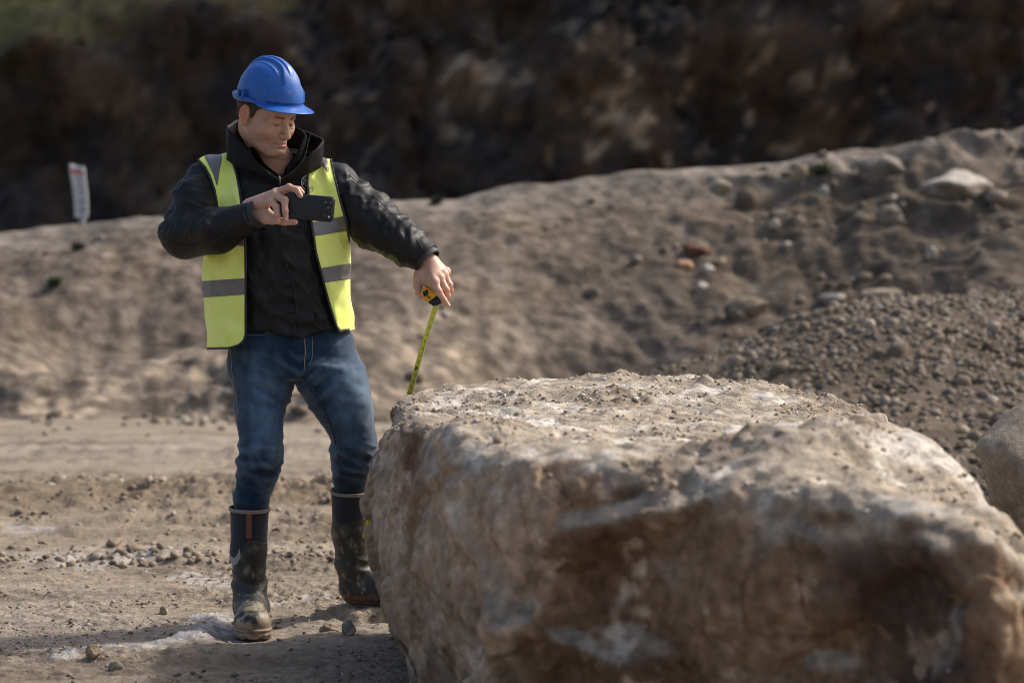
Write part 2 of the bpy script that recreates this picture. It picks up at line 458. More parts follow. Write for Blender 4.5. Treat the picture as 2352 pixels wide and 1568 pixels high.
    c = cmix(c, np.array([.42, .34, .24]), lump * .7)
    c = cmix(c, POW * .8, soft * ss(n2, -.6, .5))
    c = cmix(c, POW * .86, pw * ss(n2 + .8 * fbm(P * [60, 60, 1], 2), -1.0, .5))
    return z, c
def build_ground():
    xs = np.concatenate([np.linspace(-300, -12, 24), np.linspace(-11, -4, 30), np.arange(-3.9, -1.75, .03), np.arange(-1.74, .12, .0075),
                         np.arange(.14, 4, .04), np.linspace(4.2, 12, 40), np.linspace(13, 300, 24)])
    ys = np.concatenate([np.linspace(-60, 5, 30), np.arange(5.2, 6.4, .04), np.arange(6.42, 9.2, .0075), np.arange(9.2, 14, .022), np.arange(14, 20, .05), np.linspace(20.2, 40, 40), np.linspace(45, 600, 20)])
    X, Y = np.meshgrid(xs, ys, indexing='ij'); x = X.ravel(); y = Y.ravel()
    z, c = ground_z(x, y, want=True)
    g = mk('ground', np.stack([x, y, z], 1), grid_faces(len(xs), len(ys)), m_ground, col=c)
    tag(g, kind='structure')
# ---------------------------------------------------------------- earth bank
crest = np.array([(-400, 530), (0, 520), (200, 505), (370, 480), (600, 462), (900, 443), (1050, 440), (1150, 414), (1400, 394), (1600, 372), (1730, 371), (1850, 350),
                  (2050, 338), (2200, 303), (2352, 278), (2700, 230)], float)
def crest_at(x):
    Yc = 22.5; u = 1176 + x / Yc * FPX
    v = np.interp(u, crest[:, 0], crest[:, 1])
    return Yc, CAMZ + (607 - v) / FPX * Yc
def bank_pt(x, s):
    """s 0 foot .. 1 crest .. 3 far back"""
    Yc, zc = crest_at(x)
    foot = 18.6 + .35 * np.sin(x * .9) + .3 * np.sin(x * 2.3 + 1) - .9 * ss(x, .5, 4)
    y = np.where(s < 1, foot + (Yc - foot) * s, Yc + (s - 1) * 8)
    sc_ = np.clip(s, 0, 1); prof = np.where(s < 1, sc_ ** .92 * mix(ss(sc_, -.08, .3), 1, ss(sc_, .1, .4)), 1 - (s - 1) * .06)
    # steep lower slump, gentler upper
    z = zc * prof - .05
    return np.stack([x, y, z], 1)
def build_bank():
    xs = np.arange(-9, 10.5, .035); sv = np.concatenate([np.linspace(-.06, 1.02, 130), np.linspace(1.04, 3, 16)])
    X, S = np.meshgrid(xs, sv, indexing='ij'); P = bank_pt(X.ravel(), S.ravel()); s = S.ravel()
    F = grid_faces(len(xs), len(sv)); F = F[:, ::-1]
    N = vnormals(P, F); N *= np.sign(N[:, 2:3] + 1e-9)
    a = ss(s, -.02, .15) * ss(s, 1.04, .9)
    left = ss(P[:, 0], .5, -.5); right = 1 - left
    n = .15 * fbm(P * [.40, .40, .45], 2) + .016 * ridge(P * [1.8, 1.1, 1.1], 4) + .016 * fbm(P * 5, 3)
    low = ss(s, .5, .15)
    wl = worley(P * 2.6); rub = (1 - ss(wl[0], 0, .6)) * wl[2][:, 0]
    n += low * left * (.06 * rub + .035 * ridge(P * [1.5, 1.5, 2] + 4, 3))
    dq = P[:, 0] * .8 + P[:, 2] * .9 + .25 * fbm(P * .9, 2); n += -.028 * ss(s, .95, .7) * ss(1 - 2.4 * np.abs(noise(np.stack([dq * 1.7, 0 * s + 3.3, P[:, 2] * .25], 1))), .2, 1) - .018 * ss(s, .9, .5) * ss(1 - 2.6 * np.abs(noise(np.stack([P[:, 0] * 3.1 + P[:, 2] * .6, 0 * s, P[:, 2] * .5], 1))), .2, 1)
    n += .012 * ridge(P * 6, 3) * ss(s, 1.0, .8)
    n += right * ss(P[:, 0], 1, 3) * .13 * ridge(P * [1.0, 1.0, 1.4] + 8, 3) * ss(s, .35, .7)
    # a hollow high on the left slope and gullies on the right
    hol = np.exp(-(((P[:, 0] + 3.2) / .9) ** 2 + ((s - .42) / .16) ** 2)); n -= .28 * hol
    V = P + N * (a * n)[:, None]
    V[:, 2] += ss(s, .9, 1.0) * .05 * fbm(P * [1.3, .2, 0], 3)
    c1 = fbm(P * [.8, .8, 1.6] + 2, 4); c2 = fbm(P * 2.2 + 7, 4); c3 = fbm(P * 7, 3)
    c = cmix(np.array([.225, .183, .145]), np.array([.150, .116, .084]), ss(c1, -.1, .6) * .8)
    c = cmix(c, np.array([.31, .265, .215]), ss(c2, .1, .9) * .45)
    c = cmix(c, np.array([.37, .30, .225]), low * left * ss(c3 + c2, -.4, .5) * .7)
    c = cmix(c, np.array([.30, .27, .24]), ss(s, .78, 1) * .6)
    c = cmix(c, np.array([.155, .122, .092]), ss(P[:, 0], .8, 3) * ss(s, .95, .6) * .55)
    c = .74 * c * (1 + .48 * c3[:, None]) * (1 + .40 * c1[:, None]) * (1 + .22 * fbm(P * 11, 2)[:, None]) * (1 + .22 * noise(np.stack([P[:, 0] * .5, P[:, 1] * .3, P[:, 2] * 5 + .6 * P[:, 0]], 1))[:, None]) * (1 + .25 * fbm(P * .5 + 20, 2)[:, None]) * (1 + .3 * fbm(P * 16, 2)[:, None]); sc = np.exp(-(((P[:, 0] - 2.9) / 1.3) ** 2 + ((s - .74) / .13) ** 2)); c = cmix(c, np.array([.085, .066, .048]), np.clip(sc * ss(c2 + c3, -.5, .3), 0, 1) * .85)
    b = mk('earth_bank', V, F, m_bank, col=np.clip(c, .02, .8)); tag(b, kind='structure')
    return V, s
# ---------------------------------------------------------------- quarry face far behind
def build_cliff():
    xs = np.arange(-34, 36, .16); t = np.arange(0, 1, 1 / 190.)
    X, T = np.meshgrid(xs, t, indexing='ij'); x = X.ravel(); t = T.ravel()
    z = -1 + t * 30
    zl = 5.6 + (x + 10.5) * .26            # grass above this line, on the left
    y = 48 + z * .22 + .02 * x * x * .3
    over = np.clip(z - zl, 0, None) * ss(x, 12, -2)
    y = y + over * 1.1
    P = np.stack([x, y, z], 1)
    F = grid_faces(len(xs), 190)
    w = worley(P * [.45, .45, .33]); w2 = worley(P * [1.3, 1.3, 1.0] + 5)
    gr = ss(z - zl + .8 * fbm(P * .8, 3), -.8, .6) * ss(x, 8, -2)
    d = .16 * ridge(P * 2.6, 3) + 1.5 * fbm(P * .16, 3) + .9 * (w[2][:, 0] - .5) + .5 * (w[1] - w[0]) + .35 * (w2[2][:, 1] - .5) + .22 * ridge(P * .7, 3)
    N = np.array([0, -1, .2])
    V = P + N[None] * (d * (1 - .7 * gr))[:, None]
    c1 = fbm(P * [.35, .35, .3] + 5, 4); c2 = fbm(P * [1.1, 1.1, .7], 4); c3 = fbm(P * 2.8, 3)
    c = cmix(np.array([.070, .052, .041]), np.array([.050, .047, .052]), ss(c2, -.2, .5))
    c = cmix(c, np.array([.17, .125, .082]), ss(c1, .0, .6) * .6)
    mid = np.exp(-((x - 2.5) / 7.) ** 2) * np.exp(-((z - 3.8) / 2.6) ** 2)
    c = cmix(c, np.array([.46, .37, .27]), np.clip(ss(.7 * c2 + .4 * c1 + .95 * c3, .32, .95), 0, 1) * (.08 + .92 * mid))
    c = c * (1 + .3 * fbm(P * 5.5 + 3, 2)[:, None])
    c = cmix(c, np.array([.16, .13, .065]), gr * .7)
    c = cmix(c, np.array([.18, .172, .065]), gr * ss(c3 + c1, -.4, .5))
    o = mk('quarry_face', V, F, m_cliff, col=np.clip(c, .006, .5)); tag(o, kind='structure')
# ---------------------------------------------------------------- stones
def ico(sub):
    import bmesh
    bm = bmesh.new(); bmesh.ops.create_icosphere(bm, subdivisions=sub, radius=1)
    V = np.array([v.co[:] for v in bm.verts]); F = np.array([[v.index for v in f.verts] for f in bm.faces]); bm.free(); return V, F
I2, I3, I4, I5 = ico(1), ico(3), ico(4), ico(5)
def rock_shape(seed, size, sub=I4, rough=.12, facets=11, flat=0):
    rs = np.random.RandomState(seed); V = sub[0].copy()
    nrm = rs.normal(size=(facets, 3)); nrm /= np.linalg.norm(nrm, axis=1)[:, None]; off = rs.uniform(.55, .9, facets)
    r = np.ones(len(V))
    for n_, o_ in zip(nrm, off):
        dt = V @ n_; r = np.minimum(r, np.where(dt > .05, o_ / np.maximum(dt, .05), 9))
    V = V * r[:, None]
    V += V * (rough * fbm(V * 2.2 + seed, 4))[:, None] * .8
    V = V * np.asarray(size)
    return V, sub[1]
def stone(name, pos, size, seed, colr, label, cat='rock', group=None, sub=I4, rough=.12, rot=None, sink=.3, pale_mix=None, facets=11):
    V, F = rock_shape(seed, size, sub, rough, facets)
    if rot is None: rot = random.Random(seed).uniform(0, 6.28)
    ca, sa = math.cos(rot), math.sin(rot); V = V @ np.array([[ca, sa, 0], [-sa, ca, 0], [0, 0, 1]])
    V = V + np.array(pos) + [0, 0, size[2] * (1 - sink * 2) if sink < .9 else 0]
    n = fbm(V * (1.2 / max(size)) * 2 + seed, 4)
    c = np.asarray(colr)[None] * (1 + .35 * n[:, None])
    if pale_mix is not None:
        N = vnormals(V, F); c = cmix(c, np.asarray(pale_mix), ss(N[:, 2] + .4 * n, .3, .8) * .8)
    o = mk(name, V, F, m_rock, col=np.clip(c, .02, .8), base=pos)
    return tag(o, label, cat, group)
def build_gravel_heap():
    hx, hy = 3.6, 15.0
    def hz(x, y):
        top = np.interp(x, [.1, .5, .9, 1.4, 1.7, 2.1, 2.6, 3.3, 5, 7], [-.10, .25, .50, .70, .82, .92, .98, 1.0, 1.02, 1.0])
        k = np.where(y < hy, ss(y, 10.4, hy) ** .9, 1 - ss(y, hy, 19.5))
        P = np.stack([x, y, 0 * x], 1)
        return top * k + .05 * fbm(P * 1.1, 3) * k - .03
    xs = np.arange(-.1, 8, .05); ys = np.arange(9.8, 19.6, .05)
    X, Y = np.meshgrid(xs, ys, indexing='ij'); x = X.ravel(); y = Y.ravel()
    P = np.stack([x, y, hz(x, y)], 1); P[:, 2] += .02 * ridge(P * 5, 3)
    c1 = fbm(P * 2 + 3, 3); c = cmix(np.array([.135, .106, .078]), np.array([.105, .083, .062]), ss(c1, -.3, .4))
    h = mk('gravel_heap', P, grid_faces(len(xs), len(ys)), m_bank, col=c); tag(h, kind='structure')
    # loose stones on its face
    rs = np.random.RandomState(3); n = 42000
    px = rs.uniform(.5, 5.0, n); py = rs.uniform(10.0, 15.6, n)
    keep = (hz(px, py) > .02) & ((px + rs.uniform(-.8, .8, n) + .25 * (py - 13)) > 1.55); px, py = px[keep], py[keep]; n = len(px)
    sz = .012 + .026 * rs.rand(n) ** 3; bigm = rs.rand(n) < .02; sz[bigm] *= 1.9
    V0, F0 = I2; k = len(V0)
    q = rs.normal(size=(n, 4)); q /= np.linalg.norm(q, axis=1)[:, None]
    w_, a_, b_, c_ = q.T
    Rm = np.stack([1 - 2 * (b_ * b_ + c_ * c_), 2 * (a_ * b_ - c_ * w_), 2 * (a_ * c_ + b_ * w_), 2 * (a_ * b_ + c_ * w_), 1 - 2 * (a_ * a_ + c_ * c_), 2 * (b_ * c_ - a_ * w_),
                   2 * (a_ * c_ - b_ * w_), 2 * (b_ * c_ + a_ * w_), 1 - 2 * (a_ * a_ + b_ * b_)], 1).reshape(n, 3, 3)
    sc = sz[:, None] * rs.uniform(.55, 1.25, (n, 3))
    VV = (V0[None] * sc[:, None] * rs.uniform(.75, 1.2, (n, k, 1))) @ Rm.transpose(0, 2, 1)
    VV += np.stack([px, py, hz(px, py) + sz * .35], 1)[:, None]
    FF = (F0[None] + (np.arange(n) * k)[:, None, None]).reshape(-1, 3)
    tone = rs.rand(n); base = np.where((tone < .5)[:, None], np.array([.155, .122, .088]), np.where((tone < .82)[:, None], np.array([.20, .168, .135]), np.array([.11, .086, .061])))
    base = base * rs.uniform(.7, 1.45, (n, 1)); base[rs.rand(n) < .02] *= 1.7
    g = mk('gravel', VV.reshape(-1, 3), FF, m_gravel, smooth=False, col=np.repeat(np.clip(base, 0, .7), k, 0)); tag(g, 'grey brown crushed stone covering the heap behind the boulder', 'gravel', kind='stuff')
# ---------------------------------------------------------------- the big boulder
BP = np.array([(-.325, 7.64), (-.375, 7.45), (-.395, 7.15), (-.345, 6.6), (-.265, 6.05), (-.170, 5.55), (-.02, 5.28), (.30, 5.16), (.62, 5.0), (.86, 4.8), (.965, 4.74),
               (1.10, 4.86), (1.16, 5.1), (1.11, 5.6), (1.10, 6.2), (1.10, 6.7), (1.09, 7.1), (.96, 7.5), (.6, 7.68), (.15, 7.74), (-.2, 7.72)])
def _b(u, v, Y): p = W(u, v, Y); return (p[0], p[1], p[2])
BT = np.array([_b(862, 935, 7.4), _b(900, 905, 7.55), _b(960, 897, 7.6), _b(1060, 885, 7.62), _b(1200, 874, 7.65), _b(1390, 866, 7.62), _b(1500, 874, 7.6), _b(1620, 876, 7.6), _b(1800, 886, 7.55), _b(1930, 905, 7.45), _b(2000, 938, 7.25), _b(2025, 965, 7.0),
               _b(860, 985, 7.0), _b(930, 960, 6.4), _b(1010, 985, 5.8), _b(1060, 1030, 5.45), _b(1200, 1052, 5.32), _b(1400, 1062, 5.25), _b(1550, 1080, 5.15), _b(1700, 1110, 5.0), _b(1850, 1112, 4.93), _b(1960, 1115, 4.88), _b(2100, 1118, 4.83), _b(2200, 1140, 4.83), _b(2290, 1225, 4.85), _b(2345, 1290, 4.9),
               _b(1790, 1018, 5.6), _b(1880, 990, 5.6), _b(1960, 972, 5.6), _b(2040, 970, 5.65), _b(2110, 985, 5.6), _b(2200, 1040, 5.5), _b(2280, 1130, 5.25), _b(2345, 1215, 5.15), (1.10, 5.65, .54), (1.14, 5.35, .52), (1.08, 5.5, .60), (1.17, 5.15, .55), (1.08, 5.9, .58), (.70, 5.95, .685), (.62, 5.6, .70), (.80, 6.15, .70), _b(1900, 970, 5.45), (1.15, 5.7, .60), (1.10, 6.2, .60), (1.12, 6.7, .66),
               _b(1750, 1000, 5.4), (.25, 6.4, .745), (.6, 6.5, .735), (.1, 6.9, .76), (.8, 6.7, .74), (.35, 5.9, .74), (.6, 5.75, .72), (.9, 5.8, .78), (.75, 7.1, .765)])
def bould_top(x, y):
    num = 0; den = 0
    for (a, b, c) in BT:
        w = 1 / ((x - a) ** 2 + (y - b) ** 2 + .0035) ** 1.6; num = num + w * c; den = den + w
    return num / den
def f_boulder(P):
    x, y, z = P[:, 0], P[:, 1], P[:, 2]
    lw = ss(x, .2, -.3)
    ins = lw * (.105 * ss(z, .40, -.04) + .045 * ss(z, .48, .74)) + (1 - lw) * .07 * ss(z, .5, 0)
    d2 = -sdpoly(x, y, BP)
    # facet structure along the sides
    wq = worley(np.stack([x * 2.1, y * 1.7, z * 2.3], 1) + 3.3)
    fac = (wq[2][:, 0] - .5) * (.125 - .075 * lw) * ss(wq[1] - wq[0], 0, .14) + .022 * fbm(P * 3.2 + 4, 3)
    d2 = d2 + ins + fac
    zt = bould_top(x, y)
    dt = (z - zt) + .014 * fbm(P * [5, 5, 3] + 9, 3)
    nf = ss(y, 6.0, 5.2); dt = dt + nf * (.030 * fbm(P * [2.6, 2.6, 1.5] + 30, 3)); kk = .045 + .085 * nf * ss(x, -.1, .25)
    d = smax(d2 + nf * .022 * fbm(P * [2.2, 2.2, 4.5] + 12, 3), dt, kk)
    return np.maximum(d, -.06 - z).astype(np.float32)
def build_boulder():
    V, F = nets(f_boulder, (-.62, 4.55, -.1), (1.55, 7.95, 1.0), .0105, marg=2.2)
    V = relax(V, F, 1, .4)
    N = vnormals(V, F)
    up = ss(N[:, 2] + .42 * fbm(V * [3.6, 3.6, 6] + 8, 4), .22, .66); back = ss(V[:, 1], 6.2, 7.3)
    cr = worley(V * 14); cr2 = worley(V * 33)
    lumps = ss(fbm(V * [4, 4, 3] + 1, 3), .05, .5)
    d = up * (.011 * ridge(V * 9, 4) + lumps * (.014 * (1 - ss(cr[0], 0, .6)) * (cr[2][:, 0] > .35) + .007 * (1 - ss(cr2[0], 0, .6))))
    w3 = worley(V * [5, 5, 3.5]); d += (1 - up) * (.018 * (w3[2][:, 1] - .5) * ss(w3[1] - w3[0], 0, .2) + .010 * ridge(V * [8, 8, 5] + 6, 4))
    wf = worley(V * [9, 9, 6] + 4); d += (1 - up) * (.022 * (wf[2][:, 2] - .5) * ss(wf[1] - wf[0], 0, .08) - .006 * ss(wf[1] - wf[0], .07, .0) + .006 * ridge(V * 22, 3) - .008 * ss(.05, 0, 1) * 0)
    V = V + N * (d - .006)[:, None]
    n1 = fbm(V * 2.3 + 1, 4); n2 = fbm(V * [7, 7, 6] + 5, 4); n3 = fbm(V * 26, 3)
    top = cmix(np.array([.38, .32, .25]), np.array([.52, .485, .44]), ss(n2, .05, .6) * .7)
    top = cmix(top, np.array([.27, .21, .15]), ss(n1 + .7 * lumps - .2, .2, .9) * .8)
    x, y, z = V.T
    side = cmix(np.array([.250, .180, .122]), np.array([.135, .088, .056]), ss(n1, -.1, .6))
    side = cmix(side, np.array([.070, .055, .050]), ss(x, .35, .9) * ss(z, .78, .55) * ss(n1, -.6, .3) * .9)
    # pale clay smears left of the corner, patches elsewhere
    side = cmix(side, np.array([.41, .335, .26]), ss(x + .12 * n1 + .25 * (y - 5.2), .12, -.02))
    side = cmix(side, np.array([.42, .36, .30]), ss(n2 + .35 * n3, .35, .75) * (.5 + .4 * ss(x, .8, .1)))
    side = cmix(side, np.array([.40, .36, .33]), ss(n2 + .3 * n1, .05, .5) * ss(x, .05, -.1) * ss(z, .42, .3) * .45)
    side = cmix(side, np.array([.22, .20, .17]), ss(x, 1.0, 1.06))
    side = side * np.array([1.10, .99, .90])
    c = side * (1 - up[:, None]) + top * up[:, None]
    n4 = fbm(V * 60, 3); c = c * (1 + .24 * n3[:, None]) * (1 + .18 * n4[:, None]) * (1 + .2 * n2[:, None])
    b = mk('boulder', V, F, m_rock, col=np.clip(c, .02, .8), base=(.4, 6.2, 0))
    tag(b, 'huge foreground rock block, pale crumbly top and dark brown front', 'boulder')
if 'env' not in SKIP:
    build_ground(); build_cliff(); bankV, bankS = build_bank(); build_gravel_heap()
if 'boulder' not in SKIP: build_boulder()
# ================================================================ THE PERSON
def _mat_person():
    g = globals()
    g['m_skin'] = M('skin', (.88, .86, .85), .48, (1.1, 1.1, 1.08), 60, .3, .7, bump=.35, bscale=260, bdist=.0012, usecol=True, sss=.05, spec=.4, rvar=.08, b2=.35, b2scale=110)
    g['m_hair'] = M('dark_hair', (.030, .019, .012), .6, (.06, .042, .03), 220, bump=.9, bscale=500, bdist=.003, spec=.35)
    g['m_jacket'] = M('black_jacket_cloth', (.0042, .0042, .0047), .58, (.0075, .0075, .008), 30, bump=.4, bscale=900, bdist=.0006, spec=.36, rvar=.08, b2=.25, b2scale=90)
    g['m_fleece'] = M('black_fleece', (.004, .004, .0045), .95, (.008, .008, .009), 400, bump=.9, bscale=700, bdist=.002, spec=.08)
    g['m_collar'] = M('black_collar_cloth', (.0036, .0036, .004), .65, (.006, .006, .0065), 60, bump=.5, bscale=700, bdist=.001, spec=.22)
    g['m_strap'] = M('cuff_strap_cloth', (.020, .020, .022), .6, bump=.4, bscale=700, bdist=.0006)
    g['m_hivis'] = M('yellow_safety_cloth', (.86, .98, .20), .62, (.92, .99, .28), 14, bump=.25, bscale=1100, bdist=.0006, spec=.3, sheen=.15)
    g['m_reflect'] = M('grey_reflective_tape', (.150, .145, .142), .42, (.19, .185, .18), 25, bump=.15, bscale=500, bdist=.0004, spec=.6, metal=.25)
    g['m_edge'] = M('dark_grey_edging', (.035, .037, .038), .8, bump=.3, bscale=900, bdist=.0006)
    g['m_denim'] = M('denim', (.80, .82, .84), .88, (1.22, 1.2, 1.15), 420, .3, .7, bump=.5, bscale=1200, bdist=.0008, usecol=True, sheen=.25, spec=.2, stretch=(1, 1, .35))
    g['m_thread'] = M('tan_thread', (.30, .25, .19), .8)
    g['m_threadd'] = M('dark_thread', (.020, .028, .045), .85)
    g['m_rubber'] = M('boot_rubber', (.8, .8, .8), .5, (1.2, 1.2, 1.2), 30, .3, .7, bump=.4, bscale=120, bdist=.002, usecol=True, spec=.45, rvar=.12)
    g['m_neo'] = M('navy_neoprene', (.0055, .0085, .019), .75, (.008, .012, .025), 40, bump=.3, bscale=900, bdist=.0006, sheen=.15)
    g['m_rim'] = M('beige_binding', (.34, .27, .21), .8, (.24, .185, .14), 90, bump=.3, bscale=500, bdist=.001)
    g['m_strip'] = M('rust_brown_strip', (.22, .085, .055), .75, (.15, .06, .04), 80)
    g['m_silver'] = M('pale_grey_patch', (.30, .29, .28), .6)
    g['m_helmet'] = M('blue_helmet_plastic', (.008, .085, .36), .36, (.020, .125, .43), 22, .35, .75, bump=.12, bscale=90, bdist=.0012, spec=.5, rvar=.1, speck=(75, .66, (.10, .17, .36)))
    g['m_zip'] = M('zip_metal', (.11, .105, .10), .4, metal=.7)
    g['m_eye'] = M('eye_white', (.20, .17, .155), .3)
    g['m_iris'] = M('dark_iris', (.03, .02, .015), .2)
    g['m_white'] = M('white_print', (.62, .64, .62), .7)
    g['m_greyprint'] = M('grey_print', (.30, .36, .25), .7)
    g['m_green'] = M('green_print', (.10, .20, .05), .7)
    g['m_gold'] = M('ring_metal', (.75, .68, .55), .25, metal=1)
_mat_person()
MX = 720.0   # pixels per metre at the man's depth
# ------------------------------------------------ head frame
HY, HP, HR = R(49), R(19), R(2)
_f = np.array([math.sin(HY) * math.cos(HP), -math.cos(HY) * math.cos(HP), -math.sin(HP)])
_l = np.array([math.cos(HY), math.sin(HY), 0.]); _u = np.cross(_l, -_f)
_l, _u = _l * math.cos(HR) + _u * math.sin(HR), _u * math.cos(HR) - _l * math.sin(HR)
HM = np.stack([_l, _f, _u], 1)       # columns: his left, forward, up
HC = W(608, 266, 7.66)
def h2w(p): return HC + np.asarray(p, float) @ HM.T
def sym(f, P):                        # evaluate a shape given for x>0 on both sides
    Q = P.copy(); Q[:, 0] = np.abs(Q[:, 0]); return f(Q)
def f_head(P0):
    P = ((P0 - HC) @ HM).astype(np.float32); Q = P.copy(); Q[:, 0] = np.abs(Q[:, 0])
    d = ell(P, (0, -.012, .045), (.077, .096, .086))
    d = smin(d, ell(P, (0, .03, -.02), (.064, .070, .080)), .03)
    d = smin(d, cap_(Q, (.054, .004, -.050), (.022, .076, -.092), .017, .014), .022)
    d = smin(d, ell(P, (0, .076, -.088), (.026, .024, .021)), .022)
    d = smin(d, ell(P, (0, .045, -.085), (.040, .045, .020)), .02)
    d = smin(d, ell(Q, (.045, .060, -.022), (.024, .026, .026)), .026)
    d = smin(d, ell(P, (0, .078, .035), (.050, .022, .028)), .02)
    d = smin(d, cap_(Q, (.010, .094, .018), (.042, .082, .017), .0085, .007), .010)
    d = smax(d, -ell(Q, (.0315, .104, .000), (.0185, .018, .0125)), .010)
    d = smin(d, ell(Q, (.031, .0795, .001), (.0150, .0150, .0135)), .003)     # lids over the eyeball
    d = smin(d, cap_(Q, (.020, .094, .0075), (.040, .087, .0055), .0030, .0028), .004)
    d = smax(d, -cap_(Q, (.022, .0975, -.0035), (.039, .091, -.0045), .0015, .0011), .002)
    d = smin(d, cap_(Q, (.018, .090, -.014), (.040, .083, -.016), .005, .004), .007)
    # nose
    d = smin(d, cap_(P, (0, .094, .012), (0, .116, -.028), .0082, .0100), .010)
    d = smin(d, ell(P, (0, .118, -.033), (.0118, .0115, .0105)), .007)
    d = smin(d, ell(Q, (.0135, .106, -.0365), (.0085, .011, .0085)), .006)
    d = smax(d, -ell(Q, (.0068, .112, -.0455), (.0042, .006, .0035)), .003)
    # mouth
    d = smin(d, ell(P, (0, .086, -.062), (.030, .020, .022)), .014)
    d = smin(d, cap_(Q, (0, .1045, -.0575), (.022, .093, -.0605), .0042, .0022), .004)
    d = smin(d, cap_(Q, (0, .1035, -.0685), (.019, .094, -.0655), .0050, .0026), .004)
    d = smax(d, -cap_(Q, (0, .1085, -.0628), (.026, .0945, -.0632), .0018, .0022), .0025)
    d = smax(d, -cap_(Q, (0, .104, -.078), (.012, .099, -.078), .004, .003), .007)
    d = smax(d, -cap_(Q, (.0185, .1065, -.040), (.036, .089, -.068), .0030, .0026), .006)
    d = smax(d, -cap_(Q, (.020, .0985, -.0135), (.040, .090, -.0175), .0014, .0010), .005)
    # ears
    e = Q.copy(); a = .35; c_, s_ = math.cos(a), math.sin(a)
    ex = Q[:, 0] - .083; ey = Q[:, 1] + .006; ez = Q[:, 2] - .002
    e[:, 0] = ex * c_ + ey * s_; e[:, 1] = -ex * s_ + ey * c_; e[:, 2] = ez
    ear = ell(e, (0, 0, .006), (.0078, .0215, .031)); ear = smin(ear, ell(e, (-.002, .006, -.024), (.0065, .010, .014)), .008)
    ear = smax(ear, -ell(e, (.0075, .004, .002), (.0065, .0115, .0200)), .003)
    ear = smin(ear, ell(e, (.000, .0125, -.004), (.006, .004, .008)), .004)
    d = smin(d, ear, .006)
    return d
# ------------------------------------------------ hands
def Z3(x, y, Y): return W((600 + x / 9.8) * .9408, (430 + y / 9.8) * .9408, Y)
def Z4(x, y, Y): return W((1000 + x / 13.06) * .9408, (640 + y / 13.06) * .9408, Y)
def fingers(P, fs, k=.004):
    d = None
    for f in fs:
        c = chain(P, f, .0035); d = c if d is None else smin(d, c, k)
    return d
RHf = [[(Z3(600, 590, 7.425), .0125), (Z3(735, 750, 7.392), .0100), (Z3(755, 920, 7.383), .0090), (Z3(782, 1035, 7.388), .0076)],
       [(Z3(700, 450, 7.430), .0130), (Z3(930, 575, 7.388), .0108), (Z3(942, 830, 7.378), .0094), (Z3(963, 1000, 7.384), .0080)],
       [(Z3(730, 400, 7.445), .0130), (Z3(1035, 268, 7.405), .0105), (Z3(1225, 335, 7.388), .0095), (Z3(1305, 470, 7.384), .0083)],
       [(Z3(760, 390, 7.470), .0130), (Z3(1075, 285, 7.440), .0100), (Z3(1270, 315, 7.420), .0088), (Z3(1350, 392, 7.405), .0078)]]
RHt = [(Z3(330, 960, 7.475), .0220), (Z3(640, 1035, 7.440), .0140), (Z3(930, 1095, 7.405), .0108), (Z3(1175, 1100, 7.400), .0092)]
def f_rhand(P):
    wr = Z3(130, 770, 7.50); wr2 = Z3(200, 950, 7.495)
    d = cap_(P, W(548, 508, 7.505), wr, .024, .026)
    for (p, r) in [f[0] for f in RHf]: d = smin(d, cap_(P, wr, p, .026, r + .0015), .012)
    d = smin(d, cap_(P, wr2, RHt[1][0], .024, .0145), .014)
    d = smin(d, cap_(P, Z3(520, 900, 7.455), Z3(720, 1000, 7.43), .016, .011), .012)
    d = smin(d, fingers(P, RHf, .0028), .0055)
    d = smin(d, chain(P, RHt, .006), .008)
    for j, (p, r) in enumerate([f[1] for f in RHf[:3]]): d = smin(d, ell(P, p + np.array([0, -.001, .001]), (r * 1.03,) * 3), .004)
    # knuckle bumps
    for (p, r) in [f[0] for f in RHf[:3]]: d = smin(d, ell(P, p + np.array([0, -.004, .002]), (.0105,) * 3), .008)
    return d
LHf = [[(Z4(800, 640, 7.555), .0130), (Z4(930, 930, 7.540), .0106), (Z4(1110, 1220, 7.545), .0094), (Z4(1205, 1350, 7.548), .0078)],
       [(Z4(960, 500, 7.575), .0132), (Z4(1165, 880, 7.560), .0108), (Z4(1215, 1060, 7.575), .0094), (Z4(1190, 1170, 7.590), .0080)],
       [(Z4(1095, 400, 7.592), .0125), (Z4(1278, 735, 7.585), .0100), (Z4(1315, 900, 7.605), .0088), (Z4(1262, 1010, 7.622), .0078)],
       [(Z4(1165, 300, 7.615), .0120), (Z4(1215, 600, 7.632), .0090), (Z4(1200, 800, 7.650), .0080)]]
LHt = [(Z4(330, 420, 7.615), .0180), (Z4(262, 740, 7.615), .0150), (Z4(300, 960, 7.608), .0115), (Z4(400, 1075, 7.600), .0088)]
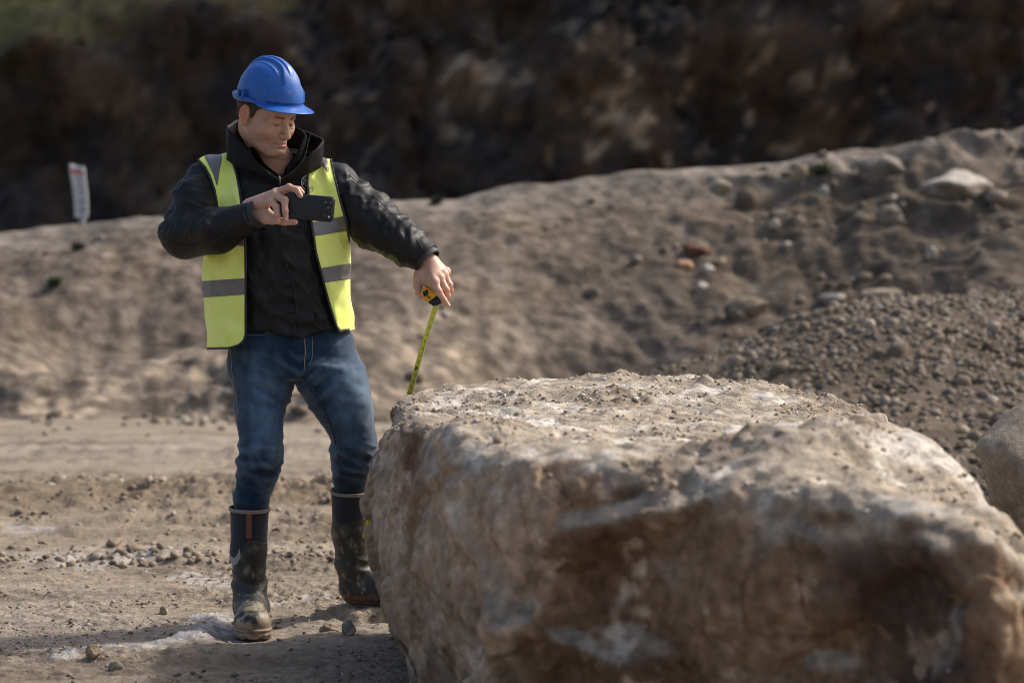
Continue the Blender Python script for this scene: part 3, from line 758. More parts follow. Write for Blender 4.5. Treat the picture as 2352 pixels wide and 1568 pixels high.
def f_lhand(P):
    wr = Z4(640, 60, 7.62)
    d = cap_(P, Z4(330, -350, 7.62), wr, .026, .027)
    d = smin(d, cap_(P, Z4(330, 480, 7.612), Z4(640, 690, 7.60), .0185, .0140), .014)
    d = smin(d, cap_(P, Z4(420, 430, 7.612), Z4(760, 640, 7.590), .020, .0140), .014)
    d = smin(d, cap_(P, wr, Z4(420, 330, 7.615), .028, .020), .015)
    d = smin(d, cap_(P, Z4(640, 700, 7.590), Z4(850, 880, 7.562), .0125, .0100), .010)
    for (p, r) in [f[0] for f in LHf]: d = smin(d, cap_(P, wr, p, .026, r + .002), .012)
    d = smin(d, cap_(P, Z4(520, 380, 7.61), Z4(790, 600, 7.585), .020, .014), .015)
    d = smin(d, fingers(P, LHf, .0026), .0055)
    d = smin(d, chain(P, LHt, .006), .009)
    for (p, r) in [f[0] for f in LHf]: d = smin(d, ell(P, p + np.array([.001, -.004, .002]), (.0115,) * 3), .007)
    for (p, r) in [f[1] for f in LHf]: d = smin(d, ell(P, p + np.array([0, -.001, .001]), (r * 1.05,) * 3), .004)
    # tendons
    for (p, r) in [f[0] for f in LHf[:4]]: d = smin(d, cap_(P, wr + np.array([.0, -.022, .0]), p + np.array([0, -.0095, .002]), .003, .004), .007)
    return d
# ------------------------------------------------ torso and sleeves
def rows(tab, yc, ry):
    """tab rows: v, left u, right u, (cy, ry)"""
    t = sorted(tab, key=lambda r: -r[0]); z = [W(0, r[0], yc)[2] for r in t]
    c = [(r[1] + r[2]) / 2 for r in t]; cx = [W(a, 700, yc)[0] for a in c]; rx = [(r[2] - r[1]) / 2 / MX for r in t]
    return z, cx, [r[3] for r in t], rx, [r[4] for r in t]
JT = rows([(800, 528, 808, 7.775, .128), (760, 530, 804, 7.770, .130), (700, 512, 795, 7.765, .134), (650, 499, 792, 7.76, .138), (600, 492, 790, 7.76, .138), (550, 486, 790, 7.765, .135),
           (500, 478, 792, 7.77, .132), (450, 474, 790, 7.775, .122), (420, 480, 776, 7.78, .110), (395, 505, 752, 7.785, .096), (370, 540, 720, 7.785, .082), (345, 566, 694, 7.785, .070)], 7.76, 0)
def f_jt(P):
    d = loft(P, *JT, n=2.25)
    d = smin(d, cap_(P, W(585, 380, 7.79), W(490, 418, 7.77), .050, .070), .03)
    return smin(d, cap_(P, W(675, 378, 7.79), W(775, 440, 7.77), .050, .072), .03)
RS = [(W(484, 420, 7.765), .076), (W(452, 470, 7.70), .0735), (W(424, 540, 7.625), .0690)]
RS2 = [(W(424, 544, 7.625), .0710), (W(500, 530, 7.545), .0665), (W(590, 492, 7.475), .0430)]
LS = [(W(770, 432, 7.76), .076), (W(852, 505, 7.70), .074), (W(912, 547, 7.655), .062), (W(979, 594, 7.615), .049)]
def f_sr(P): return smin(chain(P, RS, .03), chain(P, RS2, .03), .014)
def f_sl(P): return chain(P, LS, .03)
def f_jack(P): return smin(smin(f_jt(P), f_sr(P), .022), f_sl(P), .03).astype(np.float32)
VT = rows([(830, 490, 806, 7.765, .142), (800, 487, 806, 7.765, .145), (760, 480, 807, 7.76, .148), (700, 470, 806, 7.755, .150), (650, 467, 804, 7.752, .152), (600, 467, 803, 7.752, .150), (550, 468, 802, 7.757, .146),
           (500, 474, 798, 7.762, .141), (450, 474, 792, 7.77, .130), (400, 500, 760, 7.78, .105), (345, 566, 694, 7.78, .076)], 7.76, 0)
def f_vest(P): return smin(loft(P, *VT, n=2.25), smin(smin(f_jt(P), chain(P, RS[:2], .03), .022), chain(P, LS[:2], .03), .03) - .009, .012).astype(np.float32)
PL = [(524, 335), (533, 360), (545, 400), (552, 436), (560, 500), (565, 560), (566, 650), (566, 768), (562, 782), (551, 793), (538, 798), (524, 801.5), (491, 802), (380, 804), (380, 560), (503, 545), (500, 505), (497, 468), (491, 437), (481, 408), (470, 386), (453, 367), (440, 330)]
PR = [(724, 330), (707, 372), (704, 400), (706, 440), (712, 500), (724, 580), (742, 650), (757, 706), (770, 748), (780, 762), (798, 760), (830, 752), (900, 740), (900, 600), (812, 575), (803, 545), (796, 505), (786, 470), (776, 430), (768, 395), (762, 366), (775, 330)]
PB = [(440, 330), (453, 367), (470, 386), (481, 420), (484, 470), (475, 545), (380, 560), (380, 790), (900, 738), (900, 590), (800, 560), (790, 500), (782, 440), (768, 395), (762, 366), (775, 330), (740, 352), (700, 372), (630, 380), (560, 372), (520, 352)]
def limb_fold(P, N, segs, freq, amp, seed=0.):
    """rings and diagonals of cloth round a limb"""
    out = 0; wsum = 0; s0 = 0
    for (a, ra), (b, rb) in zip(segs[:-1], segs[1:]):
        a = np.asarray(a); b = np.asarray(b); L = np.linalg.norm(b - a); e = (b - a) / L
        t = ((P - a) @ e); q = P - a - np.clip(t, 0, L)[:, None] * e; d = np.linalg.norm(q, axis=1)
        e1 = np.cross(e, [0, 1, 0.]); e1 /= np.linalg.norm(e1); e2 = np.cross(e, e1)
        s = s0 + t
        wp = noise(np.stack([q @ e1 * 7, q @ e2 * 7, s * 5 + seed], 1)); dg = (q @ e1) * 9 * math.sin(seed * 2.1 + s0 * 7) + (q @ e2) * 8 * math.cos(seed)
        c = np.stack([s * freq + 1.3 * wp + dg + seed, q @ e1 * 8.5 + .5 * wp, q @ e2 * 8.5], 1)
        r = noise(c); r2 = 1 - 2.2 * np.abs(noise(c * [.8, .8, .8] + 5))
        r3 = 1 - 2.2 * np.abs(noise(c * [1.9, 1.7, 1.7] + 11))
        r2 = r2 + .45 * r3
        w = np.exp(-d / .02) * (1e-3 + np.clip(1 - np.abs(t - np.clip(t, 0, L)) / .05, 0, 1)) + 1e-9
        out = out + w * (r * .45 + np.clip(r2, -.5, 1.2) * .55); wsum = wsum + w; s0 += L
    return amp * out / wsum
def build_person():
    rootp = W(690, 1450, 7.8); rootp[2] = 0.01
    pr = empty('person', rootp)
    tag(pr, 'man in blue hard hat, black jacket, yellow vest, jeans and muddy boots photographing the boulder', 'person')
    # ---------------- body: one surface for head, neck, trunk, arms and hands
    def f_body(P):
        hd = f_head(P)
        neck = chain(P, [(h2w((0, -.030, -.045)), .056), (W(628, 372, 7.755), .057), (W(628, 430, 7.78), .075)], .03)
        d = smin(hd, neck, .022)
        tr = chain(P, [(W(628, 430, 7.78), .085), (W(634, 560, 7.77), .10), (W(660, 760, 7.78), .10)], .05)
        d = smin(d, tr, .04)
        d = smin(d, chain(P, [(W(500, 425, 7.78), .045), (W(424, 545, 7.63), .038), (W(585, 495, 7.485), .027)], .01), .04)
        d = smin(d, chain(P, [(W(760, 440, 7.78), .045), (W(880, 525, 7.68), .038), (W(985, 600, 7.62), .028)], .01), .04)
        return d
    def f_all(P):
        d = f_body(P)
        c = P.mean(0)
        if c[0] < -.4 and c[2] > 1.1 and c[1] < 7.62: d = smin(d, f_rhand(P), .01)
        elif c[0] > -.42 and c[2] < 1.35: d = smin(d, f_lhand(P), .01)
        return d.astype(np.float32)
    def f_c(P):   # safe value for block centres
        return np.minimum(np.minimum(f_body(P), f_rhand(P)), f_lhand(P)).astype(np.float32)
    class FF:
        pass
    def f_sw(P):
        return f_c(P) if len(P) != 21 ** 3 else f_blk(P)
    def f_blk(P):
        a, b = P.min(0), P.max(0)
        d = f_body(P)
        rb = Z3(650, 750, 7.44); lb = Z4(750, 600, 7.6)
        near = lambda c, r: np.all(a < c + r) and np.all(b > c - r)
        if near(rb, .15): d = np.minimum(d, f_rhand(P)) 
        if near(lb, .16): d = np.minimum(d, f_lhand(P))
        return d.astype(np.float32)
    V, F = nets(f_sw, (-1.02, 7.30, .85), (-.18, 7.93, 1.72), .0019, marg=1.35)
    V = relax(V, F, 1, .35)
    N = vnormals(V, F); L_ = (V - HC) @ HM
    n = fbm(V * 60, 3)
    # skin colour: warm, with reddened ear, nose and knuckles, beard shadow, brows and lips
    c = np.tile(np.array([.47, .275, .192]), (len(V), 1))
    inh = (np.abs(L_) < [.11, .15, .13]).all(1)
    red = ss(np.abs(L_[:, 0]), .076, .082) * ss(L_[:, 1], .022, .012) + np.exp(-np.linalg.norm(L_ - [0, .12, -.033], axis=1) / .012) * .8
    red += .0 * np.exp(-np.linalg.norm(np.stack([np.abs(L_[:, 0]), L_[:, 1], L_[:, 2]], 1) - [.045, .08, -.02], axis=1) / .02)
    hand = ~inh & (V[:, 2] < 1.45)
    tips = np.zeros(len(V))
    for f in RHf + LHf + [RHt, LHt]:
        for (p, r) in f[1:]: tips = np.maximum(tips, np.exp(-(np.linalg.norm(V - p, axis=1) / .014) ** 2))
    c = cmix(c, np.array([.56, .20, .13]), np.clip(red, 0, 1) * inh * .45)
    c = cmix(c, np.array([.60, .38, .29]), hand * .5)
    c = cmix(c, np.array([.62, .26, .19]), hand * tips * .45)
    beard = ss(L_[:, 2], -.030, -.050) * ss(L_[:, 1], .0, .03) * inh + .7 * np.exp(-(np.linalg.norm((L_ - [0, .105, -.052]) / [2.2, 1, 1], axis=1) / .009) ** 2)
    c = cmix(c, np.array([.27, .185, .145]), np.clip(beard, 0, 1) * (.55 + .40 * ss(fbm(V * 180, 3), -.3, .5)))
    lip = np.exp(-((L_[:, 2] + .0635) / .007) ** 2) * (np.abs(L_[:, 0]) < .024) * (L_[:, 1] > .09)
    c = cmix(c, np.array([.42, .17, .14]), np.clip(lip, 0, 1) * inh * .75)
    brow = np.exp(-((L_[:, 2] - .0205 - .002 * (np.abs(L_[:, 0]) > .025)) / .0042) ** 2) * ss(np.abs(L_[:, 0]), .008, .014) * ss(np.abs(L_[:, 0]), .046, .04) * (L_[:, 1] > .07) * inh
    c = cmix(c, np.array([.045, .03, .02]), np.clip(brow, 0, 1) * .9)
    lash = np.exp(-((np.hypot((np.abs(L_[:, 0]) - .031) / 1.0, (L_[:, 2] + .0015) * 2.6)) / .0125) ** 4) * np.exp(-((L_[:, 2] + .003) / .0028) ** 2) * (L_[:, 1] > .08) * inh
    c = cmix(c, np.array([.06, .035, .025]), np.clip(lash, 0, 1) * .8)
    c = c * (1 + .07 * n[:, None])
    # crow's feet and forehead creases, knuckle creases
    Q = np.abs(L_[:, 0]); cf = np.exp(-(((Q - .052) / .010) ** 2 + ((L_[:, 2] - .002) / .012) ** 2)) * inh
    disp = -.0007 * cf * np.sin((L_[:, 2] - .25 * (Q - .05)) * 1500)
    disp += -.0009 * np.exp(-((L_[:, 2] - .045) / .012) ** 2) * (L_[:, 1] > .05) * np.sin(L_[:, 2] * 1100) * inh
    for f in RHf + LHf:
        for (p, r) in f[1:3]:
            e = np.asarray(f[1][0]) - np.asarray(f[0][0]) if r == f[1][1] else np.asarray(f[2][0]) - np.asarray(f[1][0]); e = e / np.linalg.norm(e)
            t = (V - p) @ e; k = np.exp(-(np.linalg.norm(V - p, axis=1) / .013) ** 2); disp += .0004 * k * np.cos(t * 2200)
    V = V + N * disp[:, None]
    body = mk('body', V, F, m_skin, pr, col=np.clip(c, .01, .9))
    # finger nails of the visible fingers
    for f, fn in [(RHf[0], f_rhand), (RHf[1], f_rhand), (LHf[0], f_lhand)]:
        a = np.asarray(f[-2][0]); b = np.asarray(f[-1][0]); r = f[-1][1]; e = (b - a) / np.linalg.norm(b - a)
        o_ = np.array([.15, -1, .25]) if fn is f_rhand else np.array([.55, -.6, .6]); o_ = o_ - e * (o_ @ e); o_ /= np.linalg.norm(o_); s_ = np.cross(e, o_)
        th = np.linspace(-.95, .95, 9); ll = np.linspace(-.006, .0062, 8); G = []
        for x in ll:
            wd = 1 - .28 * max(0, x / .0062) ** 3
            for q in th:
                G.append(b + e * (x + .0015) + (o_ * math.cos(q * wd * .95) + s_ * math.sin(q * wd * .95)) * (r * 1.035 - .0010 * max(0, x / .006)))
        nl = mk('nail', np.array(G), grid_faces(len(ll), len(th)), M('nail_keratin', (.66, .40, .32), .3), body); solidify(nl, .0004, 1)
    # wedding ring
    p0, p1 = np.asarray(LHf[2][0][0]), np.asarray(LHf[2][1][0]); e = (p1 - p0) / np.linalg.norm(p1 - p0); c0 = p0 + (p1 - p0) * .86
    a1 = np.cross(e, [0, 1, 0]); a1 /= np.linalg.norm(a1); a2 = np.cross(e, a1); th = np.linspace(0, 2 * np.pi, 40)[:-1]
    rv, rf = tube(c0 + (np.cos(th)[:, None] * a1 + np.sin(th)[:, None] * a2) * .0112, .0016, 8, closed=True)
    mkq('finger_ring', rv, rf, m_gold, pr)
    # eyes
    for sx in (-1, 1):
        ev, ef = I3[0] * .0125 + [sx * .031, .0815, .0005], I3[1]
        eye = mk('eye', h2w(ev), ef[:, ::-1], m_eye, pr)
        iv, if_ = I3[0] * .0062 + [sx * .031 + .0005, .0868, -.0045], I3[1]
        mk('iris', h2w(iv), if_[:, ::-1], m_iris, eye)
    # hair: cropped, showing at the temple and nape below the helmet
    def f_hair(P):
        Q = ((P - HC) @ HM).astype(np.float32)
        d = f_head(P) - .004 + .0014 * noise(P * 260)
        q = Q.copy(); q[:, 0] = np.abs(q[:, 0])
        d = smin(d, ell(q, (.070, .020, .022), (.010, .026, .020)), .006)
        lim = np.where(q[:, 1] > -.004, np.interp(q[:, 1], [-.004, .016, .026, .034, .09], [.004, -.004, .006, .028, .06]), np.interp(q[:, 1], [-.12, -.03, -.004], [-.055, -.045, .016])).astype(np.float32)
        d = smax(d, lim - Q[:, 2], .004)
        return smax(d, -ell(q, (.085, -.004, .002), (.016, .022, .034)), .003).astype(np.float32)
    c0 = h2w((0, 0, .02)); hv, hf = nets(f_hair, c0 - .15, c0 + .15, .0022, marg=1.6)
    mk('hair', hv, hf, m_hair, pr)
    # ---------------- jacket
    V, F = nets(f_jack, (-1.12, 7.33, .84), (-.16, 8.0, 1.62), .0052, marg=1.5)
    V = relax(V, F, 2, .5); N = vnormals(V, F); T = tris(F)
    u, v = proj(V); dr = f_sr(V.astype(np.float32)); dl = f_sl(V.astype(np.float32)); dt = f_jt(V.astype(np.float32))
    wr = ss(dt - dr, -.02, .03); wl = ss(dt - dl, -.02, .03); wt = np.clip(1 - wr - wl, 0, 1)
    tors = .0045 * noise(np.stack([V[:, 0] * 9 + 2 * V[:, 2], V[:, 1] * 7, V[:, 2] * 24 + 4 * V[:, 0]], 1)) + .004 * (1 - 2.2 * np.abs(noise(np.stack([V[:, 0] * 11 + 7 * V[:, 2], V[:, 1] * 7, V[:, 2] * 10 - 3 * V[:, 0]], 1) + 4)))
    tors += .0012 * fbm(V * 40, 2)
    tors *= 1.25; tors += .0036 * (1 - 2.3 * np.abs(noise(np.stack([V[:, 0] * 24 + 10 * V[:, 2], V[:, 1] * 12, V[:, 2] * 15 - 5 * V[:, 0]], 1) + 9))) + .0022 * noise(V * [34, 20, 30])
    tors *= .6 + .7 * ss(v, 470, 560)
    elb = np.exp(-(np.linalg.norm(V - W(455, 515, 7.60), axis=1) / .085) ** 2)
    d_r = limb_fold(V, N, RS + RS2[1:], 19, .0165, 1.3) * (1 + .9 * elb)
    d_l = limb_fold(V, N, LS, 21, .0165, 2.4)
    vs_ = ss(-np.maximum(sdpoly(u, v, PL), sdpoly(u, v, PR)), -4, 26)
    cr = ss(np.linalg.norm(V - RS2[-1][0], axis=1), .03, .12); cl = ss(np.linalg.norm(V - LS[-1][0], axis=1), .03, .10)
    V = V + N * (wt * tors * (.35 + .65 * vs_) + vs_ * wr * d_r * cr + vs_ * wl * d_l * cl + vs_ * (wr * cr + wl * cl) * (.0022 * noise(V * 42) + .0034 * (1 - 2.3 * np.abs(noise(np.stack([V[:, 0] * 26 + 12 * V[:, 2], V[:, 1] * 20, V[:, 2] * 24 - 9 * V[:, 0]], 1))))))[:, None]
    # cut open: the hem, the neck and both cuffs
    hemv = np.interp(u, [500, 567, 640, 688, 722, 770, 820], [748, 752, 765, 777, 765, 750, 744]); s_hem = hemv - v
    neckcut = np.where(V[:, 1] < 7.80, -sdpoly(u, v, [(560, 330), (588, 362), (612, 390), (637, 408), (655, 395), (680, 362), (700, 330)]), 1e3)
    neckcut = np.minimum(neckcut, (v - 352) + 0 * v)
    e = (RS2[-1][0] - RS2[-2][0]); e = e / np.linalg.norm(e); s_r = -((V - (RS2[-1][0] - e * .004)) @ e)
    s_r = np.where(np.linalg.norm(V - RS2[-1][0], axis=1) < .09, s_r, 1.) * 800
    e = (LS[-1][0] - LS[-2][0]); e = e / np.linalg.norm(e); s_l = -((V - (LS[-1][0] + e * .002)) @ e)
    s_l = np.where(np.linalg.norm(V - LS[-1][0], axis=1) < .09, s_l, 1.) * 800
    S = np.stack([s_hem, neckcut, s_r, s_l], 1)
    for k in range(4):
        V, T, S = clip(V, T, S[:, k], S)
    jk = mk('jacket', V, T, m_jacket, pr); solidify(jk, .0025)
    # ---- storm flap down the front
    flap = [(645, 505), (650, 560), (658.8, 605), (668, 636), (676.6, 666.5), (683, 737.8), (688, 777), (700, 773), (722, 764), (719, 683), (711, 640), (704, 600), (699, 560), (697, 505)]
    def sheet(f, lo, hi, h, off, poly, name, mat, parent, thick=.002, ysplit=7.78, fold=None, smooth_it=1):
        V, F = nets(lambda P: (f(P) - off).astype(np.float32), lo, hi, h, marg=1.5); V = relax(V, F, smooth_it, .5)
        if fold is not None: V = fold(V, vnormals(V, F))
        T = tris(F); T = T[(V[T][:, :, 1] < ysplit).all(1)]
        u, v = proj(V); V, T = clip(V, T, sdpoly(u, v, poly)); o = mk(name, V, T, mat, parent); solidify(o, thick); return o
    def torsfold(V, N):
        t = .0045 * noise(np.stack([V[:, 0] * 9 + 2 * V[:, 2], V[:, 1] * 7, V[:, 2] * 24 + 4 * V[:, 0]], 1)) + .004 * (1 - 2.2 * np.abs(noise(np.stack([V[:, 0] * 11 + 7 * V[:, 2], V[:, 1] * 7, V[:, 2] * 10 - 3 * V[:, 0]], 1) + 4)))
        t += .0018 * noise(V * [14, 10, 45] + 3)
        u, v = proj(V); return V + N * (t * (.6 + .7 * ss(v, 470, 560)))[:, None]
    sheet(f_jt, (-.76, 7.55, .88), (-.56, 7.72, 1.26), .005, .0055, flap, 'storm_flap', m_jacket, jk, .003, fold=torsfold)
    # (seams)
    def seam(f, pts, off, r, name, mat, parent, Y0=7.3, Y1=7.9, n=6, foldf=None):
        q = catmull(pts, n); p = hit(f, q, Y0, Y1)
        for _ in range(2):
            p[1:-1, 1] = (p[:-2, 1] + 2 * p[1:-1, 1] + p[2:, 1]) / 4
        p[:, 1] -= off; tv, tf = tube(p, r, 6); return mkq(name, tv, tf, mat, parent)
    def f_jd(P):   # the jacket with its folds, for laying seams onto it
        q = P.astype(np.float64)
        return f_jack(P)
    seam(f_jt, [(645.5, 508), (650, 560), (659.5, 605), (668.5, 636), (677.5, 666.5), (684, 737)], .0115, .0014, 'flap_edge', m_strap, jk)
    seam(f_jt, [(698, 512), (700, 560), (705, 600), (712, 640), (718.5, 680)], .0105, .0011, 'seam', m_strap, jk)
    seam(f_jt, [(702, 512), (704, 560), (709, 600), (716, 640)], .0075, .0011, 'seam', m_strap, jk)
    seam(f_jack, [(597, 536), (620, 540), (645, 541)], .004, .0012, 'seam', m_strap, jk)
    seam(f_jack, [(702, 541), (716, 538)], .004, .0012, 'seam', m_strap, jk)
    seam(f_jack, [(388, 560), (430, 567), (470, 560), (520, 540), (560, 522)], .0035, .0013, 'seam', m_strap, jk, 7.4, 7.8)
    seam(f_jack, [(800, 400), (846, 440), (880, 470), (930, 520), (958, 552), (972, 572)], .004, .0013, 'seam', m_strap, jk, 7.45, 7.9)
    # ---- cuffs with their straps
    def cuff(c, e, r, w, name, tabpoly, fl):
        e = e / np.linalg.norm(e); a1 = np.cross(e, [0, 1, 0.]); a1 /= np.linalg.norm(a1); a2 = np.cross(e, a1)
        th = np.linspace(0, 2 * np.pi, 49)[:-1]; ts = np.linspace(-w, w * .55, 9); G = []
        for i, t in enumerate(ts):
            rr = r * (1 + .012 * np.sin(th * 5 + i) + .018 * np.sin(th * 3 + 1)) + .0015 * math.sin(i * 1.5) + (-.002 if i in (0, 8) else 0)
            G.append(c + e * t + (np.cos(th)[:, None] * a1 + np.sin(th)[:, None] * a2 * 1.06) * rr[:, None])
        o = mk(name, np.concatenate(G), grid_faces(9, 48, True)[:, ::-1], m_strap, jk); solidify(o, .003, 0)
        # tab
        ang = np.linspace(*fl, 16); G = []
        for t in np.linspace(-w * .55, w * .30, 4):
            G.append(c + e * t + (np.cos(ang)[:, None] * a1 + np.sin(ang)[:, None] * a2 * 1.06) * (r + .0045 + .004 * ss(ang, fl[1] - .25, fl[1])[:, None]))
        t_ = mk('cuff_strap', np.concatenate(G), grid_faces(4, 16), m_jacket, o); solidify(t_, .003, 0)
    cuff(RS2[-1][0], RS2[-1][0] - RS2[-2][0], .0415, .022, 'cuff', None, (-2.2, -.3))
    cuff(LS[-1][0] + (LS[-1][0] - LS[-2][0]) * .02, LS[-1][0] - LS[-2][0] + np.array([.0, 0, -.03]), .0440, .020, 'cuff', None, (-3.3, -1.1))
    # ---- collars
    def collar(cols, name, mat, thick, curl=.0, rows_=9, wob=.002, parent=jk):
        B = catmull([c[0] for c in cols], 8); Tp = .45 * catmull([c[1] for c in cols], 8) + .55 * np.array([np.asarray(cols[i // 8][1]) * (1 - (i % 8) / 8) + np.asarray(cols[min(i // 8 + 1, len(cols) - 1)][1]) * ((i % 8) / 8) for i in range(8 * (len(cols) - 1) + 1)])
        ts = np.linspace(0, 1, rows_); cen = np.array([W(628, 340, 7.75)]); G = []
        for t in ts:
            P = B + (Tp - B) * t; o_ = P - cen; o_[:, 2] = 0; o_ /= np.linalg.norm(o_, axis=1)[:, None] + 1e-9
            P = P + o_ * (curl * math.sin(t * math.pi))
            P = P + o_ * (wob * noise(P * [22, 22, 14]))[:, None]; G.append(P)
        o = mk(name, np.concatenate(G), grid_faces(rows_, len(B)), mat, parent); solidify(o, thick, 0); return B, Tp
    inner = [(W(640, 415, 7.640), W(640, 402, 7.632)), (W(612, 398, 7.640), W(604, 372, 7.640)), (W(590, 372, 7.665), W(578, 330, 7.670)), (W(566, 350, 7.72), W(560, 298, 7.72)), (W(570, 335, 7.79), W(566, 290, 7.79)),
             (W(628, 330, 7.835), W(626, 288, 7.835)), (W(678, 335, 7.79), W(684, 294, 7.785)), (W(694, 352, 7.73), W(702, 312, 7.72)), (W(680, 380, 7.67), W(690, 342, 7.660)), (W(652, 408, 7.640), W(656, 388, 7.632))]
    B, Tp = collar(inner, 'inner_collar', m_fleece, .008, .002)
    zt = Tp[2:]; 
    outer = [(W(640, 420, 7.628), W(638, 408, 7.622)), (W(604, 404, 7.625), W(592, 376, 7.622)), (W(560, 390, 7.645), W(568, 342, 7.640)), (W(528, 372, 7.69), W(530, 300, 7.685)), (W(522, 362, 7.745), W(524, 288, 7.745)),
             (W(545, 345, 7.82), W(552, 274, 7.80)), (W(628, 340, 7.865), W(628, 282, 7.85)), (W(700, 345, 7.83), W(690, 299, 7.81)), (W(735, 366, 7.75), W(722, 310, 7.74)), (W(733, 385, 7.69), W(743, 323, 7.672)),
             (W(700, 402, 7.645), W(716, 352, 7.628)), (W(660, 418, 7.628), W(664, 396, 7.618)), (W(645, 422, 7.626), W(645, 410, 7.620))]
    B2, Tp2 = collar(outer, 'collar', m_collar, .005, .003, wob=.0045)
    # zip teeth along both front edges of the collar and below
    zl = [W(637, 410, 7.612), W(618, 398, 7.612), W(597, 380, 7.614), W(580, 360, 7.618), W(571, 340, 7.63), W(566, 322, 7.65)]
    zr = [W(645, 412, 7.612), W(662, 402, 7.608), W(684, 384, 7.612), W(700, 362, 7.612), W(705, 338, 7.625), W(713, 308, 7.645)]
    for zz in (zl, zr):
        p = catmull(zz, 10); L = np.concatenate([[0], np.cumsum(np.linalg.norm(np.diff(p, axis=0), axis=1))]); q = np.arange(0, L[-1], .0034); pp = np.stack([np.interp(q, L, p[:, k]) for k in range(3)], 1)
        parts = [(I2[0] * [.0013, .0013, .0009] * 1.1 + a, I2[1]) for a in pp]; zv, zf = join(parts); zf, _t = split_q(zf); mk('zip', zv, _t, m_zip, jk)
    p = hit(f_jack, catmull([(641, 412), (643, 430), (647, 452), (648, 480)], 6), 7.5, 7.8); p[:, 1] -= .003
    tv, tf = tube(p, .0028, 6); mkq('zip', tv, tf, m_zip, jk)
    pv, pf = tube([W(641, 404, 7.606), W(642, 412, 7.604), W(644, 424, 7.604)], [.0030, .0042, .0026], 8); mkq('zip_pull', pv, pf, m_zip, jk)
    # round badge half hidden by the vest
    bc = hit(f_jack, [(709.5, 420.5)], 7.5, 7.8)[0]; bn = np.array([.25, -.95, .1]); bn /= np.linalg.norm(bn); bx = np.cross([0, 0, 1.], bn); bx = -bx / np.linalg.norm(bx) ; bx = np.array([-bn[1], bn[0], 0]); bx /= np.linalg.norm(bx); bz = np.cross(bx, -bn); bz = bz / np.linalg.norm(bz)
    if bz[2] < 0: bz = -bz
    def disc(r0, r1, dz, n=48):
        th = np.linspace(0, 2 * np.pi, n + 1)[:-1]; G = [bc + bn * dz + (np.cos(th)[:, None] * bx + np.sin(th)[:, None] * bz) * r for r in (r0, r1)]
        return np.concatenate(G), grid_faces(2, n, True)
    off = .006
    bd = mk('badge', *disc(.0005, .0262, off), m_fleece, jk)
    mk('badge_ring', *disc(.0235, .0258, off + .0006), m_white, bd); mk('badge_ring', *disc(.0135, .0148, off + .0006), m_white, bd)
    for ch, an in zip('THE Q', [196, 184, 172, 160, 148]):
        if ch == ' ': continue
        tv, tt = text2d(ch, .0085); a = R(an); er = bx * math.cos(a) + bz * math.sin(a); et = -bx * math.sin(a) + bz * math.cos(a)
        ctr = bc + bn * (off + .0008) + er * .0190
        mk('badge_letter', ctr + tv[:, :1] * (-et) * -1 * -1 + tv[:, 1:2] * er, tt, m_white, bd)
    lf = [(I2[0] * [.003, .0008, .0045] + bc + bn * (off + .001) + bx * a + bz * b, I2[1]) for a, b in [(-.006, .008), (-.002, .010), (-.008, .003), (-.004, .005), (.001, .004), (-.012, .015), (-.009, .018)]]
    lv, l2 = join(lf); mk('badge_leaf', lv, split_q(l2)[1], m_green, bd)
    # ---------------- safety vest
    def vestfold(V, N):
        u, v = proj(V)
        t = .0035 * noise(np.stack([V[:, 0] * 16 + 1, V[:, 1] * 10, V[:, 2] * 4], 1)) * ss(v, 430, 600) + .0022 * noise(np.stack([V[:, 0] * 22 + V[:, 2] * 14, V[:, 1] * 9, V[:, 2] * 5], 1) + 7)
        t += .0022 * noise(V * [20, 12, 22] + 2) + .0025 * (1 - 2.2 * np.abs(noise(np.stack([V[:, 0] * 20 + V[:, 2] * 5, V[:, 1] * 8, V[:, 2] * 6], 1) + 3)))
        t *= 1.7
        fl = ss(v, 640, 800)
        t += fl * .007 * np.sin((u - 470) / 26.) * (u < 640) + .012 * fl * np.exp(-((u - 505) / 40) ** 2)
        t += -.010 * np.exp(-(((u - 548) / 12) ** 2 + ((v - 722) / 30) ** 2))
        return V + N * t[:, None]
    V, F = nets(f_vest, (-1.02, 7.53, .85), (-.40, 8.0, 1.62), .0052, marg=1.5); V = relax(V, F, 2, .5); V = vestfold(V, vnormals(V, F)); T = tris(F)
    u, v = proj(V)
    sf = np.maximum(sdpoly(u, v, PL), sdpoly(u, v, PR)); sb = sdpoly(u, v, PB)
    fr = V[:, 1] < 7.775
    sfield = np.where(fr, sf, sb)
    V, T, u, v = clip(V, T, sfield, u, v)
    def field(V, u, v):
        return np.where(V[:, 1] < 7.775, np.maximum(sdpoly(u, v, PL), sdpoly(u, v, PR)), sdpoly(u, v, PB))
    fl_ = field(V, u, v)
    dn = np.minimum(np.abs(v - 802), 99)
    side = ((u < 470) & (v > 540)) | ((u > 803) & (v > 560) )
    EW = 4.2
    sd_in = np.where(side, 50, fl_ - EW)
    Ny, Ty, uy, vy = clip(V, T, sd_in, u, v)
    # reflective bands, cut from the same cloth and laid 1.5 mm proud
    def band(u, v):
        l = np.minimum(v - (645 - (u - 476) * .068), (682.7 - (u - 474) * .075) - v); l2 = np.minimum(v - (527 - (u - 476) * .03), 564.5 - v)
        r = np.minimum(v - (614.7 - (u - 744.6) * .156), (647.7 - (u - 756) * .146) - v); r2 = np.minimum(v - (511 - (u - 718.7) * .2), (541.8 - (u - 723.6) * .156) - v)
        L = np.maximum(l, l2); Rr = np.maximum(r, r2); L = np.maximum(L, sdpoly(u, v, [(468, 340), (506.5, 340), (509.5, 362), (498.4, 428), (489, 397.6), (470, 360)]))
        Rr = np.maximum(Rr, sdpoly(u, v, [(723, 335), (740, 335), (751, 368), (754.5, 400), (740, 378), (724, 357)]))
